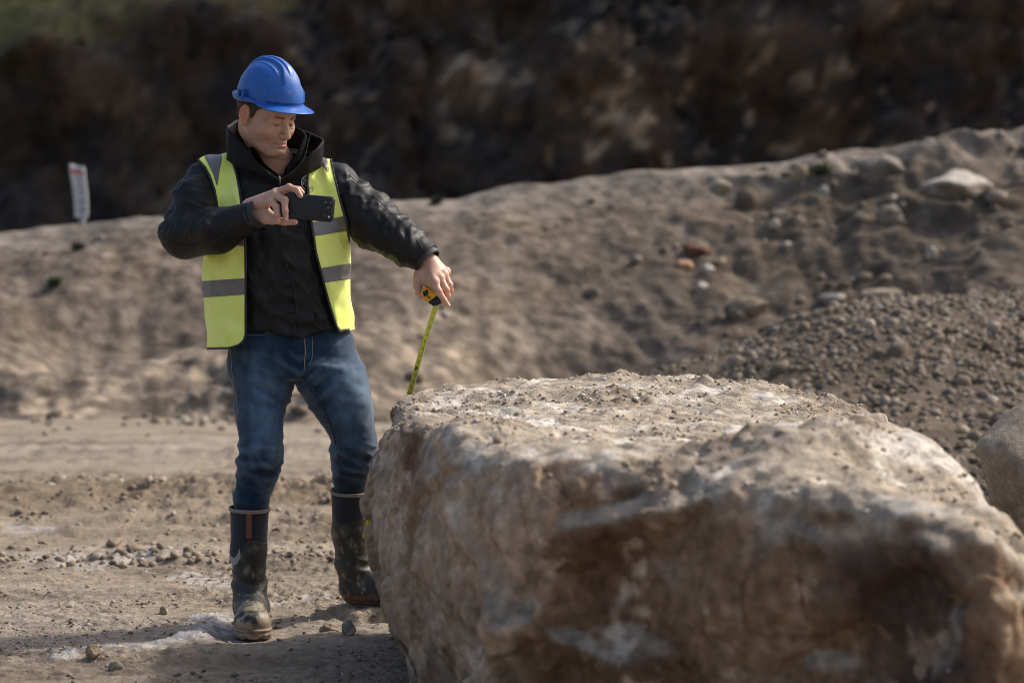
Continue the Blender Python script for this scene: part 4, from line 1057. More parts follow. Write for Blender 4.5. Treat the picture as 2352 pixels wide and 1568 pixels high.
        return np.where(u < 630, L, Rr)
    bs = band(uy, vy)
    cl_, ct_, cu_, cv_ = clip(Ny, Ty, -bs, uy, vy)
    vest = mk('safety_vest', cl_, ct_, m_hivis, pr); solidify(vest, .0022)
    NN = vnormals(V, T)
    e1, e2, e3 = clip(V, T, -sd_in, NN); e1 = e1 + e3 * .0008
    ed = mk('edging', e1, e2, m_edge, vest); solidify(ed, .0042)
    NN = vnormals(Ny, Ty); b1, b2_, b3, b4 = clip(Ny, Ty, bs, NN, uy)[:4]
    b1 = b1 + b3 * .0012
    bs2 = proj(b1)
    # each band its own piece
    lab = np.where(bs2[0] < 630, 0, 1) * 3 + np.where(bs2[1] < 480, 0, np.where(bs2[1] < 590, 1, 2)); tl = lab[b2_[:, 0]]
    for k in range(6):
        tt = b2_[tl == k]
        if len(tt) < 20: continue
        pl_ = pieces(tt)
        for q_ in np.unique(pl_):
            t2 = tt[pl_ == q_]
            if len(t2) < 40: continue
            us, inv = np.unique(t2, return_inverse=True); o = mk('reflective_band', b1[us], inv.reshape(-1, 3), m_reflect, vest); solidify(o, .0028)
    # faint print on the breast
    def onvest(x, y, base_uv, sc):   # map text plane to pixels, then onto the cloth
        uv = np.stack([base_uv[0] + x * sc[0] + y * sc[2], base_uv[1] - y * sc[1] + x * sc[3]], 1); p = hit(f_vest, uv, 7.5, 7.8); p[:, 1] -= .0045; return p
    for s_, pos in (('TWOTEY', (729, 430.5)), ('ROOM', (756, 426.8))):
        tv, tt = text2d(s_, 7); mk('print', onvest(tv[:, 0], tv[:, 1], pos, (1, 1, 0, -.09)), tt, m_greyprint, vest)
    th = np.linspace(0, 2 * np.pi, 20); ring = np.stack([714.5 + 4.2 * np.cos(th), 436 + 5.5 * np.sin(th)], 1); rp = hit(f_vest, ring, 7.5, 7.8); rp[:, 1] -= .004
    tv, tf = tube(rp, .0006, 5); mkq('print', tv, tf, m_greyprint, vest)
    # ---------------- jeans
    Lleg = [(840, 605, 70, 7.775), (893, 604, 67, 7.765), (930, 598, 59, 7.750), (960, 597.5, 54.5, 7.735), (1005, 599, 50.5, 7.715), (1043, 596, 52, 7.715), (1070, 592, 49, 7.720), (1103, 589, 44.5, 7.73), (1133, 578, 43, 7.735), (1158, 577, 41, 7.735), (1180, 575, 31, 7.74), (1230, 574, 26, 7.745)]
    Rleg = [(840, 752, 82, 7.785), (893, 768, 80, 7.79), (930, 783, 71.5, 7.795), (963, 794, 63, 7.80), (1012, 815, 52, 7.82), (1032, 812, 53, 7.83), (1060, 815, 49, 7.85), (1090, 811, 45, 7.875), (1116, 807, 41, 7.90), (1140, 806, 30, 7.91), (1200, 806, 26, 7.93)]
    def leg(P, t):
        z = [W(0, r[0], r[3])[2] for r in t][::-1]; cx = [W(r[1], 900, r[3])[0] for r in t][::-1]; cy = [r[3] for r in t][::-1]; rx = [r[2] * r[3] / FPX for r in t][::-1]
        ry = [q * 1.10 for q in rx]
        return loft(P, z, cx, cy, rx, ry, n=2.1)
    PV = rows([(890, 530, 846, 7.785, .112), (860, 524, 838, 7.785, .120), (840, 523, 832, 7.785, .125), (806, 524, 818, 7.782, .127), (780, 527, 808, 7.78, .124), (760, 532, 800, 7.78, .120), (735, 538, 794, 7.78, .116)], 7.775, 0)
    def f_jeans(P):
        d = loft(P, *PV, n=2.2)
        d = smax(d, W(0, 868, 7.78)[2] + .03 * 0 - P[:, 2] + .0, .02)
        a = chain(P, [(W(606, 805, 7.78), .100), (W(603, 893, 7.765), .080)], .02); b = chain(P, [(W(744, 812, 7.785), .100), (W(764, 880, 7.79), .092)], .02)
        la = smin(a, leg(P, Lleg), .02); lb = smin(b, leg(P, Rleg), .02)
        d = smin(d, smin(la, lb, .008), .028)
        return d.astype(np.float32)
    V, F = nets(f_jeans, (-.93, 7.60, .30), (-.36, 8.04, 1.06), .0052, marg=1.7); V = relax(V, F, 3, .5); N = vnormals(V, F); u, v = proj(V)
    isR = u > 690
    low = ss(v, 985, 1040) * (1 - ss(v, np.where(isR, 1085, 1125), np.where(isR, 1125, 1165))); hipf = ss(v, 905, 850)
    x, y, z = V.T
    d = .0016 * fbm(V * [14, 14, 26], 3)
    d += ss(v, 1000, 960) * ss(v, 850, 900) * (.0030 * (1 - 2.3 * np.abs(noise(np.stack([x * 7 + 3 * isR, y * 6, z * 17 + 9 * x], 1) + 13))))
    d += low * (.0085 * noise(np.stack([x * 9 + 5 * isR, y * 8, z * 27 + 2.5 * noise(V * 8)], 1)) + .0065 * (1 - 2.3 * np.abs(noise(np.stack([x * 8 + 9 * isR, y * 7, z * 22 + 6 * x], 1) + 3))))
    cu = np.hypot(u - 690, (v - 868) * 1.3)
    d += ss(cu, 190, 30) * ss(v, 780, 850) * .0070 * (1 - 2.4 * np.abs(noise(np.stack([x * 3, y * 4, z * 24 - np.abs(x - W(690, 0, 7.7)[0]) * 16], 1)))) 
    d += ss(v, 985, 930) * ss(v, 775, 800) * .0050 * noise(np.stack([x * 5, y * 5, z * 28 + 6 * x], 1) + 8)
    V = V + N * d[:, None]
    n1 = fbm(V * [30, 30, 12], 3)
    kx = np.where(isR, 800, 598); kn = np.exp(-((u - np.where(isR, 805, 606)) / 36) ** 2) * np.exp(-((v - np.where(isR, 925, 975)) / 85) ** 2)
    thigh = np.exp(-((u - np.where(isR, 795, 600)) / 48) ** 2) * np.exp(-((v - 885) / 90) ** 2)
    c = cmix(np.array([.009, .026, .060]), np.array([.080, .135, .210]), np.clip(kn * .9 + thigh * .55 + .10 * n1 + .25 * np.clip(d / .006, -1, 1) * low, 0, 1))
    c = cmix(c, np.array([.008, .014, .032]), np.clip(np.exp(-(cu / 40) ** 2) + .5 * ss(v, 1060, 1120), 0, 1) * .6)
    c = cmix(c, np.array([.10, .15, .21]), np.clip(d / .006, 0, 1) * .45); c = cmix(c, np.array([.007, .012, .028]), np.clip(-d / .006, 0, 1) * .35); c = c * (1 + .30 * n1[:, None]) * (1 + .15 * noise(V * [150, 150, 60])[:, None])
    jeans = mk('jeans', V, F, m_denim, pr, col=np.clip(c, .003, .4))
    seam(f_jeans, [(697.6, 770), (701.7, 802.8), (700, 825), (700, 844), (694.8, 862)], .0035, .0014, 'fly_seam', m_thread, jeans, 7.5, 7.85)
    seam(f_jeans, [(717, 772), (718, 800), (717, 822), (708, 838)], .003, .0009, 'fly_seam', m_thread, jeans, 7.5, 7.85)
    seam(f_jeans, [(562, 769), (590, 769.5), (608, 768), (615, 763), (618, 756)], .003, .0012, 'pocket_seam', m_thread, jeans, 7.5, 7.85)
    seam(f_jeans, [(530.5, 800), (533, 850), (537, 880), (543, 910), (547, 950)], .0050, .0012, 'side_seam', m_thread, jeans, 7.5, 7.85)
    seam(f_jeans, [(697, 866), (704.5, 876), (723.8, 898), (743, 936), (762, 984), (770, 1012), (777, 1044), (785, 1064), (782, 1084), (781.7, 1116)], .0065, .0018, 'inseam', m_threadd, jeans, 7.55, 8.0)
    ip = hit(f_jeans, catmull([(706, 877), (726, 900), (746, 938), (765, 986), (773, 1012), (780, 1044), (787, 1064), (784.5, 1084), (784, 1118)], 14), 7.55, 8.0)[::3]; ip[:, 1] -= .0085
    sv, sf_ = join([(I2[0] * [.0009, .0008, .0020] + a, I2[1]) for a in ip]); mk('stitching', sv, split_q(sf_)[1], m_thread, jeans)
    # ---------------- boots
    def boot(heel, yaw, shaft, lab, front_strip, mud):
        """heel: ground point under the heel; yaw of the foot: 0 = towards the camera, + = towards image right"""
        fx = np.array([math.sin(yaw), -math.cos(yaw), 0]); lx = np.array([math.cos(yaw), math.sin(yaw), 0]); Mb = np.stack([lx, fx, [0, 0, 1.]], 1)
        top = shaft[-1][0]
        def loc(P): return ((P - heel) @ Mb).astype(np.float32)
        def foot2d(q):
            a = cap_(np.stack([q[:, 0], q[:, 1], 0 * q[:, 0]], 1), (0, .045, 0), (0, .13, 0), .040, .040)
            return smin(a, cap_(np.stack([q[:, 0], q[:, 1], 0 * q[:, 0]], 1), (-.002, .20, 0), (.004, .236, 0), .0590, .055), .03)
        def f(P):
            q = loc(P)
            d = ell(q, (0, .055, .060), (.043, .060, .060)); d = smin(d, ell(q, (0, .14, .058), (.044, .090, .056)), .03)
            d = smin(d, ell(q, (0, .222, .050), (.059, .067, .053)), .02)
            d = smin(d, cap_(q, (0, .085, .085), (0, .175, .065), .044, .040), .03)
            sh = chain(P, [(heel + fx * .062 + np.array([0, 0, .075]), .048)] + shaft, .02)
            d = smin(d, sh, .025)
            return smax(d, .022 - q[:, 2], .006).astype(np.float32)
        def fs(P):
            q = loc(P); d = foot2d(q) - .002 * (q[:, 2] > 0)
            return smax(smax(d, q[:, 2] - .036, .004), .002 - q[:, 2], .003).astype(np.float32)
        lo = np.minimum(heel - .36, top - .15); hi = np.maximum(heel + .36, top + .15); lo[2] = heel[2] - .02; hi[2] = top[2] + .1
        V, F = nets(f, lo, hi, .0042, marg=1.6); V = relax(V, F, 2, .5); N = vnormals(V, F); q = loc(V); zt = top[2]
        u, v = proj(V)
        ank = np.exp(-((q[:, 2] - .145) / .055) ** 2)
        d = ank * (.0050 * (1 - 2.3 * np.abs(noise(np.stack([q[:, 0] * 8, q[:, 1] * 8, q[:, 2] * 26 + 5 * q[:, 1]], 1) + 3 + yaw))) + .003 * noise(V * [12, 12, 30])) + .0014 * fbm(V * 14 + 3, 2)
        d += .0022 * (np.abs(q[:, 1] - .165) < .004) * (q[:, 2] < .1)
        V = V + N * d[:, None]; T = tris(F); q = loc(V)
        zsplit = shaft[-2][2] if len(shaft[-2]) > 2 else None
        zs = mud['split'](q, V)
        s_low = zs - V[:, 2]
        n = fbm(V * 28 + yaw, 4); n2 = fbm(V * [60, 60, 22] + 7, 3)
        c = np.tile(np.array([.026, .027, .023]), (len(V), 1))
        c = cmix(c, np.array([.11, .095, .07]), ss(n, -.1, .8) * .6 * mud['pale_mix'])  # dusty brown in blotches
        spl = ss(n2 + .5 * n, .42, .7) * ss(q[:, 2], .40, .05); c = cmix(c, np.array([.30, .24, .18]), spl * .85)
        toe = ss(q[:, 1], .165, .20) * ss(q[:, 2], .125, .09); c = cmix(c, np.array([.30, .24, .165]), toe * ss(n + .6 * n2 + .15, -.25, .15) * mud['toe'])
        c = cmix(c, np.array([.035, .032, .026]), toe * np.exp(-((q[:, 2] - .088 + .01 * n) / .006) ** 2) * .8)
        fox = ss(q[:, 2], .058, .050); c = cmix(c, np.array([.16, .065, .04]) if not mud['toe'] else np.array([.27, .195, .13]), fox * ss(n2, -.7, -.2) * .9)
        top_ok = (zt - .0) - V[:, 2]
        ee = (shaft[-1][0] - shaft[-2][0]); ee = ee / np.linalg.norm(ee); s_top = -((V - shaft[-1][0]) @ ee)
        V1, T1, c1, sl1, st1 = clip(V, T, s_top, c, s_low, s_top)
        A = clip(V1, T1, sl1, c1); Bn = clip(V1, T1, -sl1, c1)
        b = mk('boot', A[0], A[1], m_rubber, pr, col=np.clip(A[2], .004, .6)); solidify(b, .003); b['label'] = lab
        sh = mk('boot_shaft', Bn[0], Bn[1], m_neo, b); solidify(sh, .0035)
        Vs, Fs = nets(fs, lo, hi, .0035, marg=1.5); Vs = relax(Vs, Fs, 1, .5); ns = vnormals(Vs, Fs); qs = loc(Vs)
        prof = .0022 * np.cos(qs[:, 2] * 420) ; Vs = Vs + ns * (prof * (qs[:, 2] > .006) * (qs[:, 2] < .034) + .0006 * noise(Vs * 120))[:, None]
        Vs = Vs - (ns * ((np.cos(qs[:, 1] * 330) > .55) * (qs[:, 2] < .014) * .004)[:, None])
        n3 = fbm(Vs * 30, 4); cs = cmix(np.array([.25, .185, .125]), np.array([.15, .085, .055]), ss(n3, -.3, .4)) if mud['toe'] else cmix(np.array([.12, .045, .03]), np.array([.05, .03, .022]), ss(n3, -.3, .4))
        cs = cmix(cs, np.array([.33, .255, .18]), ss(qs[:, 2], .020, .008) * ss(n3, -.5, .2) * (1 if mud['toe'] else .6)); cs = cmix(cs, np.array([.02, .016, .012]), ss(qs[:, 2], .009, .003) * .9)
        mk('sole', Vs, Fs, m_rubber, b, col=np.clip(cs, .005, .6))
        # beige binding at the top
        a1 = np.cross(ee, [0, 1, 0.]); a1 /= np.linalg.norm(a1); a2 = np.cross(ee, a1); rt = shaft[-1][1]
        th = np.linspace(0, 2 * np.pi, 64)[:-1]; cc = shaft[-1][0]
        for dz in (.0, -.0052):
            rv, rf = tube(cc + ee * dz + (np.cos(th)[:, None] * a1 + np.sin(th)[:, None] * a2) * (rt + .0015 + .001 * np.sin(th * 3)[:, None]), .0034, 8, closed=True); mkq('rim_binding', rv, rf, m_rim, b)
        if front_strip:
            zz = np.linspace(zt - .008, zt - .094, 14); G = []
            for z_ in zz:
                t = (zt - z_); k = t / .1; cx = cc - ee * t; r_ = np.interp(z_, [shaft[-2][0][2], zt], [shaft[-2][1], rt]) + .0022
                for an in np.linspace(-.145, .145, 5) + .10: G.append(cx + np.array([math.sin(an) * r_, -math.cos(an) * r_, 0]))
            o = mk('front_strip', np.array(G), grid_faces(14, 5)[:, ::-1], m_strip, b); solidify(o, .0016, 1)
            P_ = clip(V1, T1, sdpoly(*proj(V1), [(523, 1262), (531, 1276), (538, 1281), (546, 1272), (551, 1256), (553, 1280), (545, 1294), (533, 1301), (523, 1300)]) * np.where(V1[:, 1] < cc[1], 1, 1) + np.where(V1[:, 1] < cc[1] + .01, 0, -99), vnormals(V1, T1))
            o = mk('side_patch', P_[0] + P_[2] * .0015, P_[1], m_silver, b); solidify(o, .001)
        return b
    ga = WG(577, 1440, .006); ga = np.array([ga[0] - .0, 7.755, .004])
    g1 = np.array([W(576, 1400, 7.75)[0], 7.80, .006])
    boot(g1, R(6), [(W(574, 1392, 7.755), .0525), (W(574, 1345, 7.755), .0515), (W(571, 1262, 7.745), .0555), (W(573.5, 1166, 7.735), .0625)], 'mud caked boot with orange brown front strip', True,
         dict(split=lambda q, V: .294 + .006 * np.cos(q[:, 0] * 60) - .048 * ss(q[:, 0], -.012, -.05), pale_mix=1., toe=1.))
    g2 = np.array([W(812, 1400, 7.95)[0] - .035, 7.955, .041])
    g2[0] = W(838, 1400, 7.95)[0] - .055
    boot(g2, R(74), [(W(818, 1345, 7.955), .0530), (W(812, 1290, 7.945), .0545), (W(806, 1220, 7.93), .0610), (W(806, 1124, 7.905), .0645)], 'boot half hidden behind the boulder', False,
         dict(split=lambda q, V: .340 - .012 * np.cos((q[:, 1] - .06) * 25) + .02 * ss(q[:, 1], .0, .08), pale_mix=1., toe=0.))
    # ---------------- hard hat
    def hat_pt(a, e, front=1):
        """a azimuth from front, e elevation 0..pi/2, in head coordinates"""
        sa, ca = np.sin(a), np.cos(a); ce, se = np.cos(e) ** .86, np.sin(e) ** .92
        rx, ry, rz = .0960, np.where(ca > 0, .112, .110), .124
        x = rx * sa * ce; y = ry * ca * ce - .004; z = rz * se + .040
        return np.stack([x, y, z], -1)
    na, ne = 220, 90
    a = np.linspace(0, 2 * np.pi, na + 1)[:-1]; e = np.linspace(0, np.pi / 2 - .004, ne)
    A_, E_ = np.meshgrid(e, a, indexing='ij'); E0 = A_.ravel(); A0 = E_.ravel()
    P = hat_pt(A0, E0); 
    c0 = np.array([0, 0, .04]); dirn = P - c0; dirn /= np.linalg.norm(dirn, axis=1)[:, None]
    x, y, z = P.T; zz = (z - .04) / .124
    fr = ss(y, -.01, .03)
    wid = .021 + .012 * ss(zz, .9, .55) * fr + .040 * ss(zz, .50, .20) * fr
    pan = ss(np.abs(x), wid + .0035, wid - .0025) * ss(zz, .0, .05)
    pan = pan * mix(ss(zz, .55, .8), 1, ss(y, -.06, -.0))
    crestr = ss(np.abs(x), .0105, .0065) * ss(zz, .62, .86)
    rid2 = np.exp(-((np.abs(x) - .040) / .0045) ** 2) * ss(zz, .55, .8) * ss(np.abs(y), .09, .05)
    P = P + dirn * (.0100 * pan + .0042 * crestr + .0024 * rid2)[:, None]
    # brim: rings going outwards from the shell's edge
    rings = []
    ca = np.cos(a); sa = np.sin(a)
    wb = .010 + .036 * ss(ca, .25, .95) + .004 * ss(-ca, .5, 1)
    base = P[:na]
    out = np.stack([sa * .95, ca, 0 * a], 1); out /= np.linalg.norm(out, axis=1)[:, None]
    for t in np.linspace(1 / 7., 1, 7):
        q = base + out * (wb * t)[:, None]
        drop = -.013 * t ** 1.2 * ss(ca, .2, .9) - .006 * math.sin(t * 3.1) * ss(ca, .6, .0) + .013 * t ** 2.2 * ss(ca, .55, .1) - .006
        q[:, 2] = .040 - .006 * t + drop + .006
        rings.append(q)
    lip = rings[-1].copy(); lip[:, 2] += .003; lip += out * .0012
    H_ = np.concatenate([*(rings[::-1]), P, [P[-na:].mean(0)]])
    nr = len(rings) + ne
    Fh = grid_faces(nr, na, True); j = np.arange(na); Ft = np.stack([(nr - 1) * na + j, np.full(na, nr * na), (nr - 1) * na + (j + 1) % na], 1)
    tl = R(7); Rx = np.array([[1, 0, 0], [0, math.cos(tl), -math.sin(tl)], [0, math.sin(tl), math.cos(tl)]])
    def hat2w(p): return h2w((np.asarray(p) - [0, 0, .04]) @ Rx.T + [.004, .002, .053])
    hat = mk('hard_hat', hat2w(H_), Fh, m_helmet, pr, F2=Ft); solidify(hat, .0028, 1); hat['label'] = 'scuffed blue hard hat with raised ridges and a peak'
    sub = hat.modifiers.new('sub', 'SUBSURF'); sub.levels = 1; sub.render_levels = 1
    rv, rf = tube(hat2w(rings[-1]), .0019, 6, closed=True); mkq('brim_edge', rv, rf, m_helmet, hat)
    for sx in (-1, 1):      # accessory slots on both sides
        G = []
        for (y0, y1, z0, z1, dx) in [(-.028, -.020, .044, .070, .004), (-.010, -.002, .044, .070, .004), (-.028, -.002, .064, .071, .004), (-.030, .000, .040, .047, .005)]:
            for yy in (y0, y1):
                for z_ in (z0, z1):
                    for d_ in (-.006, dx): G.append((sx * (.1085 + d_), yy, z_))
        G = np.array(G); fb = np.array([[0, 1, 3, 2], [4, 6, 7, 5], [0, 4, 5, 1], [2, 3, 7, 6], [0, 2, 6, 4], [1, 5, 7, 3]]); Fb = np.concatenate([fb + 8 * k for k in range(4)])
        o = mk('slot', hat2w(G), Fb, m_helmet, hat, smooth=False); bv = o.modifiers.new('b', 'BEVEL'); bv.width = .001; bv.segments = 2
    th = np.linspace(-1.3, 1.3, 40); hb = np.stack([.080 * np.sin(th), -.101 * np.cos(th) - .0, np.full(40, .040)], 1)
    G = np.concatenate([hb + [0, 0, -.012], hb + [0, 0, .014]]); o = mk('headband', h2w(G), grid_faces(2, 40), m_fleece, hat); solidify(o, .003)
    return pr
# ================================================================ PHONE AND TAPE MEASURE
def rbox(hx, hy, hz, r, n=8, bev=.0018):
    """rounded rectangle slab in local x,z (width, height) with thickness along y"""
    pts = []
    for cx, cz, a0 in ((hx - r, hz - r, 0), (-hx + r, hz - r, 90), (-hx + r, -hz + r, 180), (hx - r, -hz + r, 270)):
        for k in range(n + 1):
            a = R(a0 + 90 * k / n); pts.append((cx + r * math.cos(a), cz + r * math.sin(a), math.cos(a), math.sin(a)))
    p = np.array(pts); m = len(p); L = []
    for yy, ins in ((-hy, bev), (-hy + bev * .3, bev * .3), (-hy + bev, 0), (hy - bev, 0), (hy - bev * .3, bev * .3), (hy, bev)):
        L.append(np.stack([p[:, 0] - p[:, 2] * ins, np.full(m, yy), p[:, 1] - p[:, 3] * ins], 1))
    V = np.concatenate(L); F = grid_faces(6, m, True)
    V = np.concatenate([V, [[0, -hy, 0], [0, hy, 0]]]); j = np.arange(m)
    T1 = np.stack([np.full(m, 6 * m), j, (j + 1) % m], 1); T2 = np.stack([np.full(m, 6 * m + 1), 5 * m + (j + 1) % m, 5 * m + j], 1)
    return V, F, np.concatenate([T1, T2])
def ringv(c, r0, r1, y0, y1, n=40):
    """raised ring / disc with its face towards -y"""
    th = np.linspace(0, 2 * np.pi, n + 1)[:-1]; cs, sn = np.cos(th), np.sin(th)
    L = [np.stack([c[0] + r * cs, np.full(n, y), c[1] + r * sn], 1) for r, y in ((r1, y1), (r1, y0), (r0, y0), (r0, y1))]
    return np.concatenate(L), grid_faces(4, n, True)
def build_phone():
    m_case = M('black_phone_case', (.0085, .009, .010), .42, (.013, .013, .015), 60, bump=.1, bscale=500, bdist=.0003, spec=.45)
    m_edge_ = M('phone_rim', (.03, .035, .045), .28, spec=.6, metal=.4)
    m_lens = M('lens_glass', (.012, .013, .014), .08, spec=.8, coat=.5); m_ring = M('case_ring', (.017, .018, .021), .6)
    m_led = M('flash', (.75, .75, .72), .3); m_gl = M('screen_glass', (.01, .01, .012), .08)
    c = Z3(1530, 752, 7.402)
    ux = Z3(2060, 800, 7.398) - Z3(1000, 705, 7.402); ux = ux / np.linalg.norm(ux); uz = Z3(1480, 400, 7.406) - Z3(1400, 1070, 7.400)
    uz = uz - ux * (uz @ ux); uz /= np.linalg.norm(uz); uy = np.cross(uz, ux)
    B = np.stack([ux, uy, uz], 0)
    def w(p): return c + np.asarray(p) @ B
    V, F, T = rbox(.0755, .0052, .0385, .0125)
    ph = mk('phone', w(V), F, m_case, None, F2=T, base=c); tag(ph, 'black cased smartphone held sideways in the raised hand', 'phone')
    V, F, T = rbox(.0762, .0030, .0392, .0130); mk('phone_edge', w(V + [0, .0005, 0]), F, m_edge_, ph, F2=T)
    V, F = ringv((.004, -.001), .0200, .0232, -.0056, -.005); mk('magnet_ring', w(V), F, m_ring, ph)
    V, F, T = rbox(.0075, .0003, .0028, .002, bev=.0002); mk('magnet_bar', w(V + [-.026, -.0053, -.001]), F, m_ring, ph, F2=T)
    V, F, T = rbox(.0185, .0022, .0345, .0110); cb = mk('camera_bump', w(V + [.0545, -.0058, 0]), F, m_case, ph, F2=T); cb['label'] = 'raised camera plate'
    for (x, z) in ((.0480, .0190), (.0640, .0195), (.0560, .0035)):
        V, F = ringv((x, z), .0001, .0068, -.0105, -.007); l = mk('lens', w(V), F, m_case, ph)
        V, F = ringv((x, z), .0001, .0050, -.0108, -.0104); mk('lens_glass', w(V), F, m_lens, l)
        V, F = ringv((x, z), .0062, .0068, -.0109, -.0100); mk('lens_rim', w(V), F, m_edge_, l)
    V, F = ringv((.0620, -.0240), .0001, .0030, -.0086, -.007); mk('flash', w(V), F, m_led, ph)
    V, F = ringv((.0480, -.0230), .0001, .0026, -.0086, -.007); mk('sensor', w(V), F, m_lens, ph)
    V, F, T = rbox(.0700, .0002, .0335, .0100, bev=.0001); mk('screen', w(V + [0, .0055, 0]), F, m_gl, ph, F2=T)
def build_tape():
    m_y = M('tape_yellow_plastic', (.72, .36, .022), .42, (.78, .42, .03), 40, bump=.2, bscale=200, bdist=.0005, spec=.5)
    m_k = M('tape_black_rubber', (.012, .012, .012), .55); m_bl = M('tape_blade', (.50, .56, .045), .38, (.42, .48, .04), 25, spec=.5)
    m_blw = M('tape_blade_highlight', (.78, .76, .55), .4); m_tx = M('black_ink', (.02, .02, .015), .6); m_red = M('red_ink', (.45, .06, .02), .6)
    m_o = M('tape_orange_line', (.72, .20, .02), .5)
    base = Z4(700, 1100, 7.585)
    case = [(392, 870), (430, 828), (480, 805), (560, 798), (640, 840), (740, 920), (870, 1060), (600, 1260), (510, 1205), (430, 1110), (380, 1010), (368, 930)]
    foot = [(872, 1062), (1025, 1292), (960, 1340), (900, 1372), (755, 1395), (690, 1345), (600, 1262)]
    def prism(poly, y0, y1, bev, sm=True, n=5):
        p = catmull(np.array(poly, float), n, closed=True) if sm else np.array(poly, float)
        c = p.mean(0); L = []
        for yy, s_ in ((y0, 1 - bev), (y0 + .0015, 1 - bev * .25), (y0 + .004, 1), (y1 - .004, 1), (y1, 1 - bev)):
            q = c + (p - c) * s_; L.append(np.array([Z4(a, b, 7.585) + [0, yy, 0] for a, b in q]))
        m = len(p); V = np.concatenate(L); F = grid_faces(5, m, True)
        V = np.concatenate([V, [L[0].mean(0), L[-1].mean(0)]]); j = np.arange(m)
        T = np.concatenate([np.stack([np.full(m, 5 * m), j, (j + 1) % m], 1), np.stack([np.full(m, 5 * m + 1), 4 * m + (j + 1) % m, 4 * m + j], 1)])
        return V, F, T
    V, F, T = prism(case, -.020, .018, .10)
    tp = mk('tape_measure', V, F, m_y, None, F2=T, base=base); tag(tp, 'yellow and black tape measure held by the lowered hand, blade drawn down', 'tape measure')
    V, F, T = prism(foot, -.019, .017, .06, n=2); mk('tape_mouth', V, F, m_k, tp, F2=T)
    V, F, T = prism([(350, 905), (430, 810), (520, 790), (500, 840), (430, 880), (390, 950)], -.012, .016, .05, n=2); mk('tape_back', V, F, m_k, tp, F2=T)
    # raised oval and the black mark inside
    ov = catmull(np.array([(400, 905), (470, 835), (560, 845), (650, 935), (735, 1080), (690, 1165), (600, 1200), (500, 1160), (425, 1060)], float), 6, closed=True)
    path = np.array([Z4(a, b, 7.5635) for a, b in ov]); rv, rf = tube(path, .0017, 8, closed=True); mkq('raised_oval', rv, rf, m_y, tp)
    mark = [(425, 942), (500, 905), (560, 862), (585, 925), (615, 990), (590, 1012), (572, 1040), (620, 1090), (662, 1142), (632, 1168), (585, 1110), (545, 1062), (520, 1080), (478, 1086), (450, 1050), (430, 1000)]
    mp = np.array([Z4(a, b, 7.5635) for a, b in mark]); import mathutils.geometry as mg
    tt = np.array(mg.tessellate_polygon([[Vector((a, -b, 0)) for a, b in mark]])); o = mk('mark', mp, tt, m_k, tp); solidify(o, .002, 1)
    # blade
    ctl = [W(1003, 692, 7.584), W(1000, 703, 7.585), W(985, 752, 7.598), W(962, 825, 7.64), W(941, 898, 7.70), W(905, 1010, 7.77), W(868, 1120, 7.80), W(836, 1236, 7.80)]
    pth = catmull(ctl, 14); Ls = np.concatenate([[0], np.cumsum(np.linalg.norm(np.diff(pth, axis=0), axis=1))]); n = 260
    q = np.linspace(0, Ls[-1], n); pth = np.stack([np.interp(q, Ls, pth[:, k]) for k in range(3)], 1)
    Tn = np.gradient(pth, axis=0); Tn /= np.linalg.norm(Tn, axis=1)[:, None]
    wd = np.array([.80, .42, .06]); Wd = wd - Tn * (Tn @ wd)[:, None]; Wd /= np.linalg.norm(Wd, axis=1)[:, None]; Nn = np.cross(Tn, Wd); Nn *= np.where(Nn[:, 1:2] > 0, -1, 1)
    HWD = .0098
    def surf(s, x, off=0.):   # s along, x across (-1..1)
        i = np.clip(s / Ls[-1] * (n - 1), 0, n - 1.001); k = i.astype(int); f = (i - k)[:, None]
        p = pth[k] * (1 - f) + pth[k + 1] * f; w_ = Wd[k]; nn = Nn[k]
        return p + w_ * (x * HWD)[:, None] + nn * ((x * x * .0030) + off)[:, None]
    cols = np.linspace(-1, 1, 13); G = np.concatenate([surf(q, np.full(n, c_)) for c_ in cols]); bl = mk('blade', G, grid_faces(13, n), m_bl, tp); solidify(bl, .0003, 0)
    ce = np.linspace(.80, 1.0, 3); G = np.concatenate([surf(q, np.full(n, c_), .0004) for c_ in ce]); mk('blade_highlight', G, grid_faces(3, n), m_blw, bl)  # pale strip paints the highlight along the curved blade's right edge
    # graduations and figures
    tk = []; step = np.linalg.norm(surf(np.array([.0]), np.zeros(1)) - surf(np.array([.1]), np.zeros(1))) * 0 + .0252
    K = np.arange(0, int(Ls[-1] / (step / 8)))
    P_, F_ = [], []; nb = 0
    for k in K:
        s_ = k * step / 8; ln = {0: .9, 4: .55}.get(k % 8, .34 if k % 2 == 0 else .22)
        hw = .00028 if k % 8 else .0004
        a = surf(np.array([s_ - hw, s_ + hw, s_ + hw, s_ - hw]), np.array([-1, -1, -1 + ln, -1 + ln]), .0004); P_.append(a); F_.append([nb, nb + 1, nb + 2, nb + 3]); nb += 4
    mk('graduations', np.concatenate(P_), np.array(F_), m_tx, bl, smooth=False)
    num = 33; k = 0
    while True:
        s0 = .010 + k * step
        if s0 > Ls[-1] - .01: break
        if num % 12 == 0:
            a = surf(s0 + np.array([-.009, 0, .009, 0]), np.array([-.1, -.75, -.1, .6]), .0005); o = mk('foot_mark', a, np.array([[0, 1, 2, 3]]), m_tx, bl, smooth=False)
            tv, tt = text2d('%dF' % (num // 12), .0085); mk('figure', surf(s0 + tv[:, 0], (tv[:, 1] * 1.) / HWD - .1, .0008), tt, m_bl, bl)
        else:
            tv, tt = text2d(str(num), .0105); mk('figure', surf(s0 + tv[:, 0], tv[:, 1] / HWD + .1, .0006), tt, m_red if num % 16 == 0 else m_tx, bl)
        num -= 1; k += 1
    e = surf(np.array([Ls[-1]] * 2), np.array([-1., 1.])); d = Tn[-1] * .002
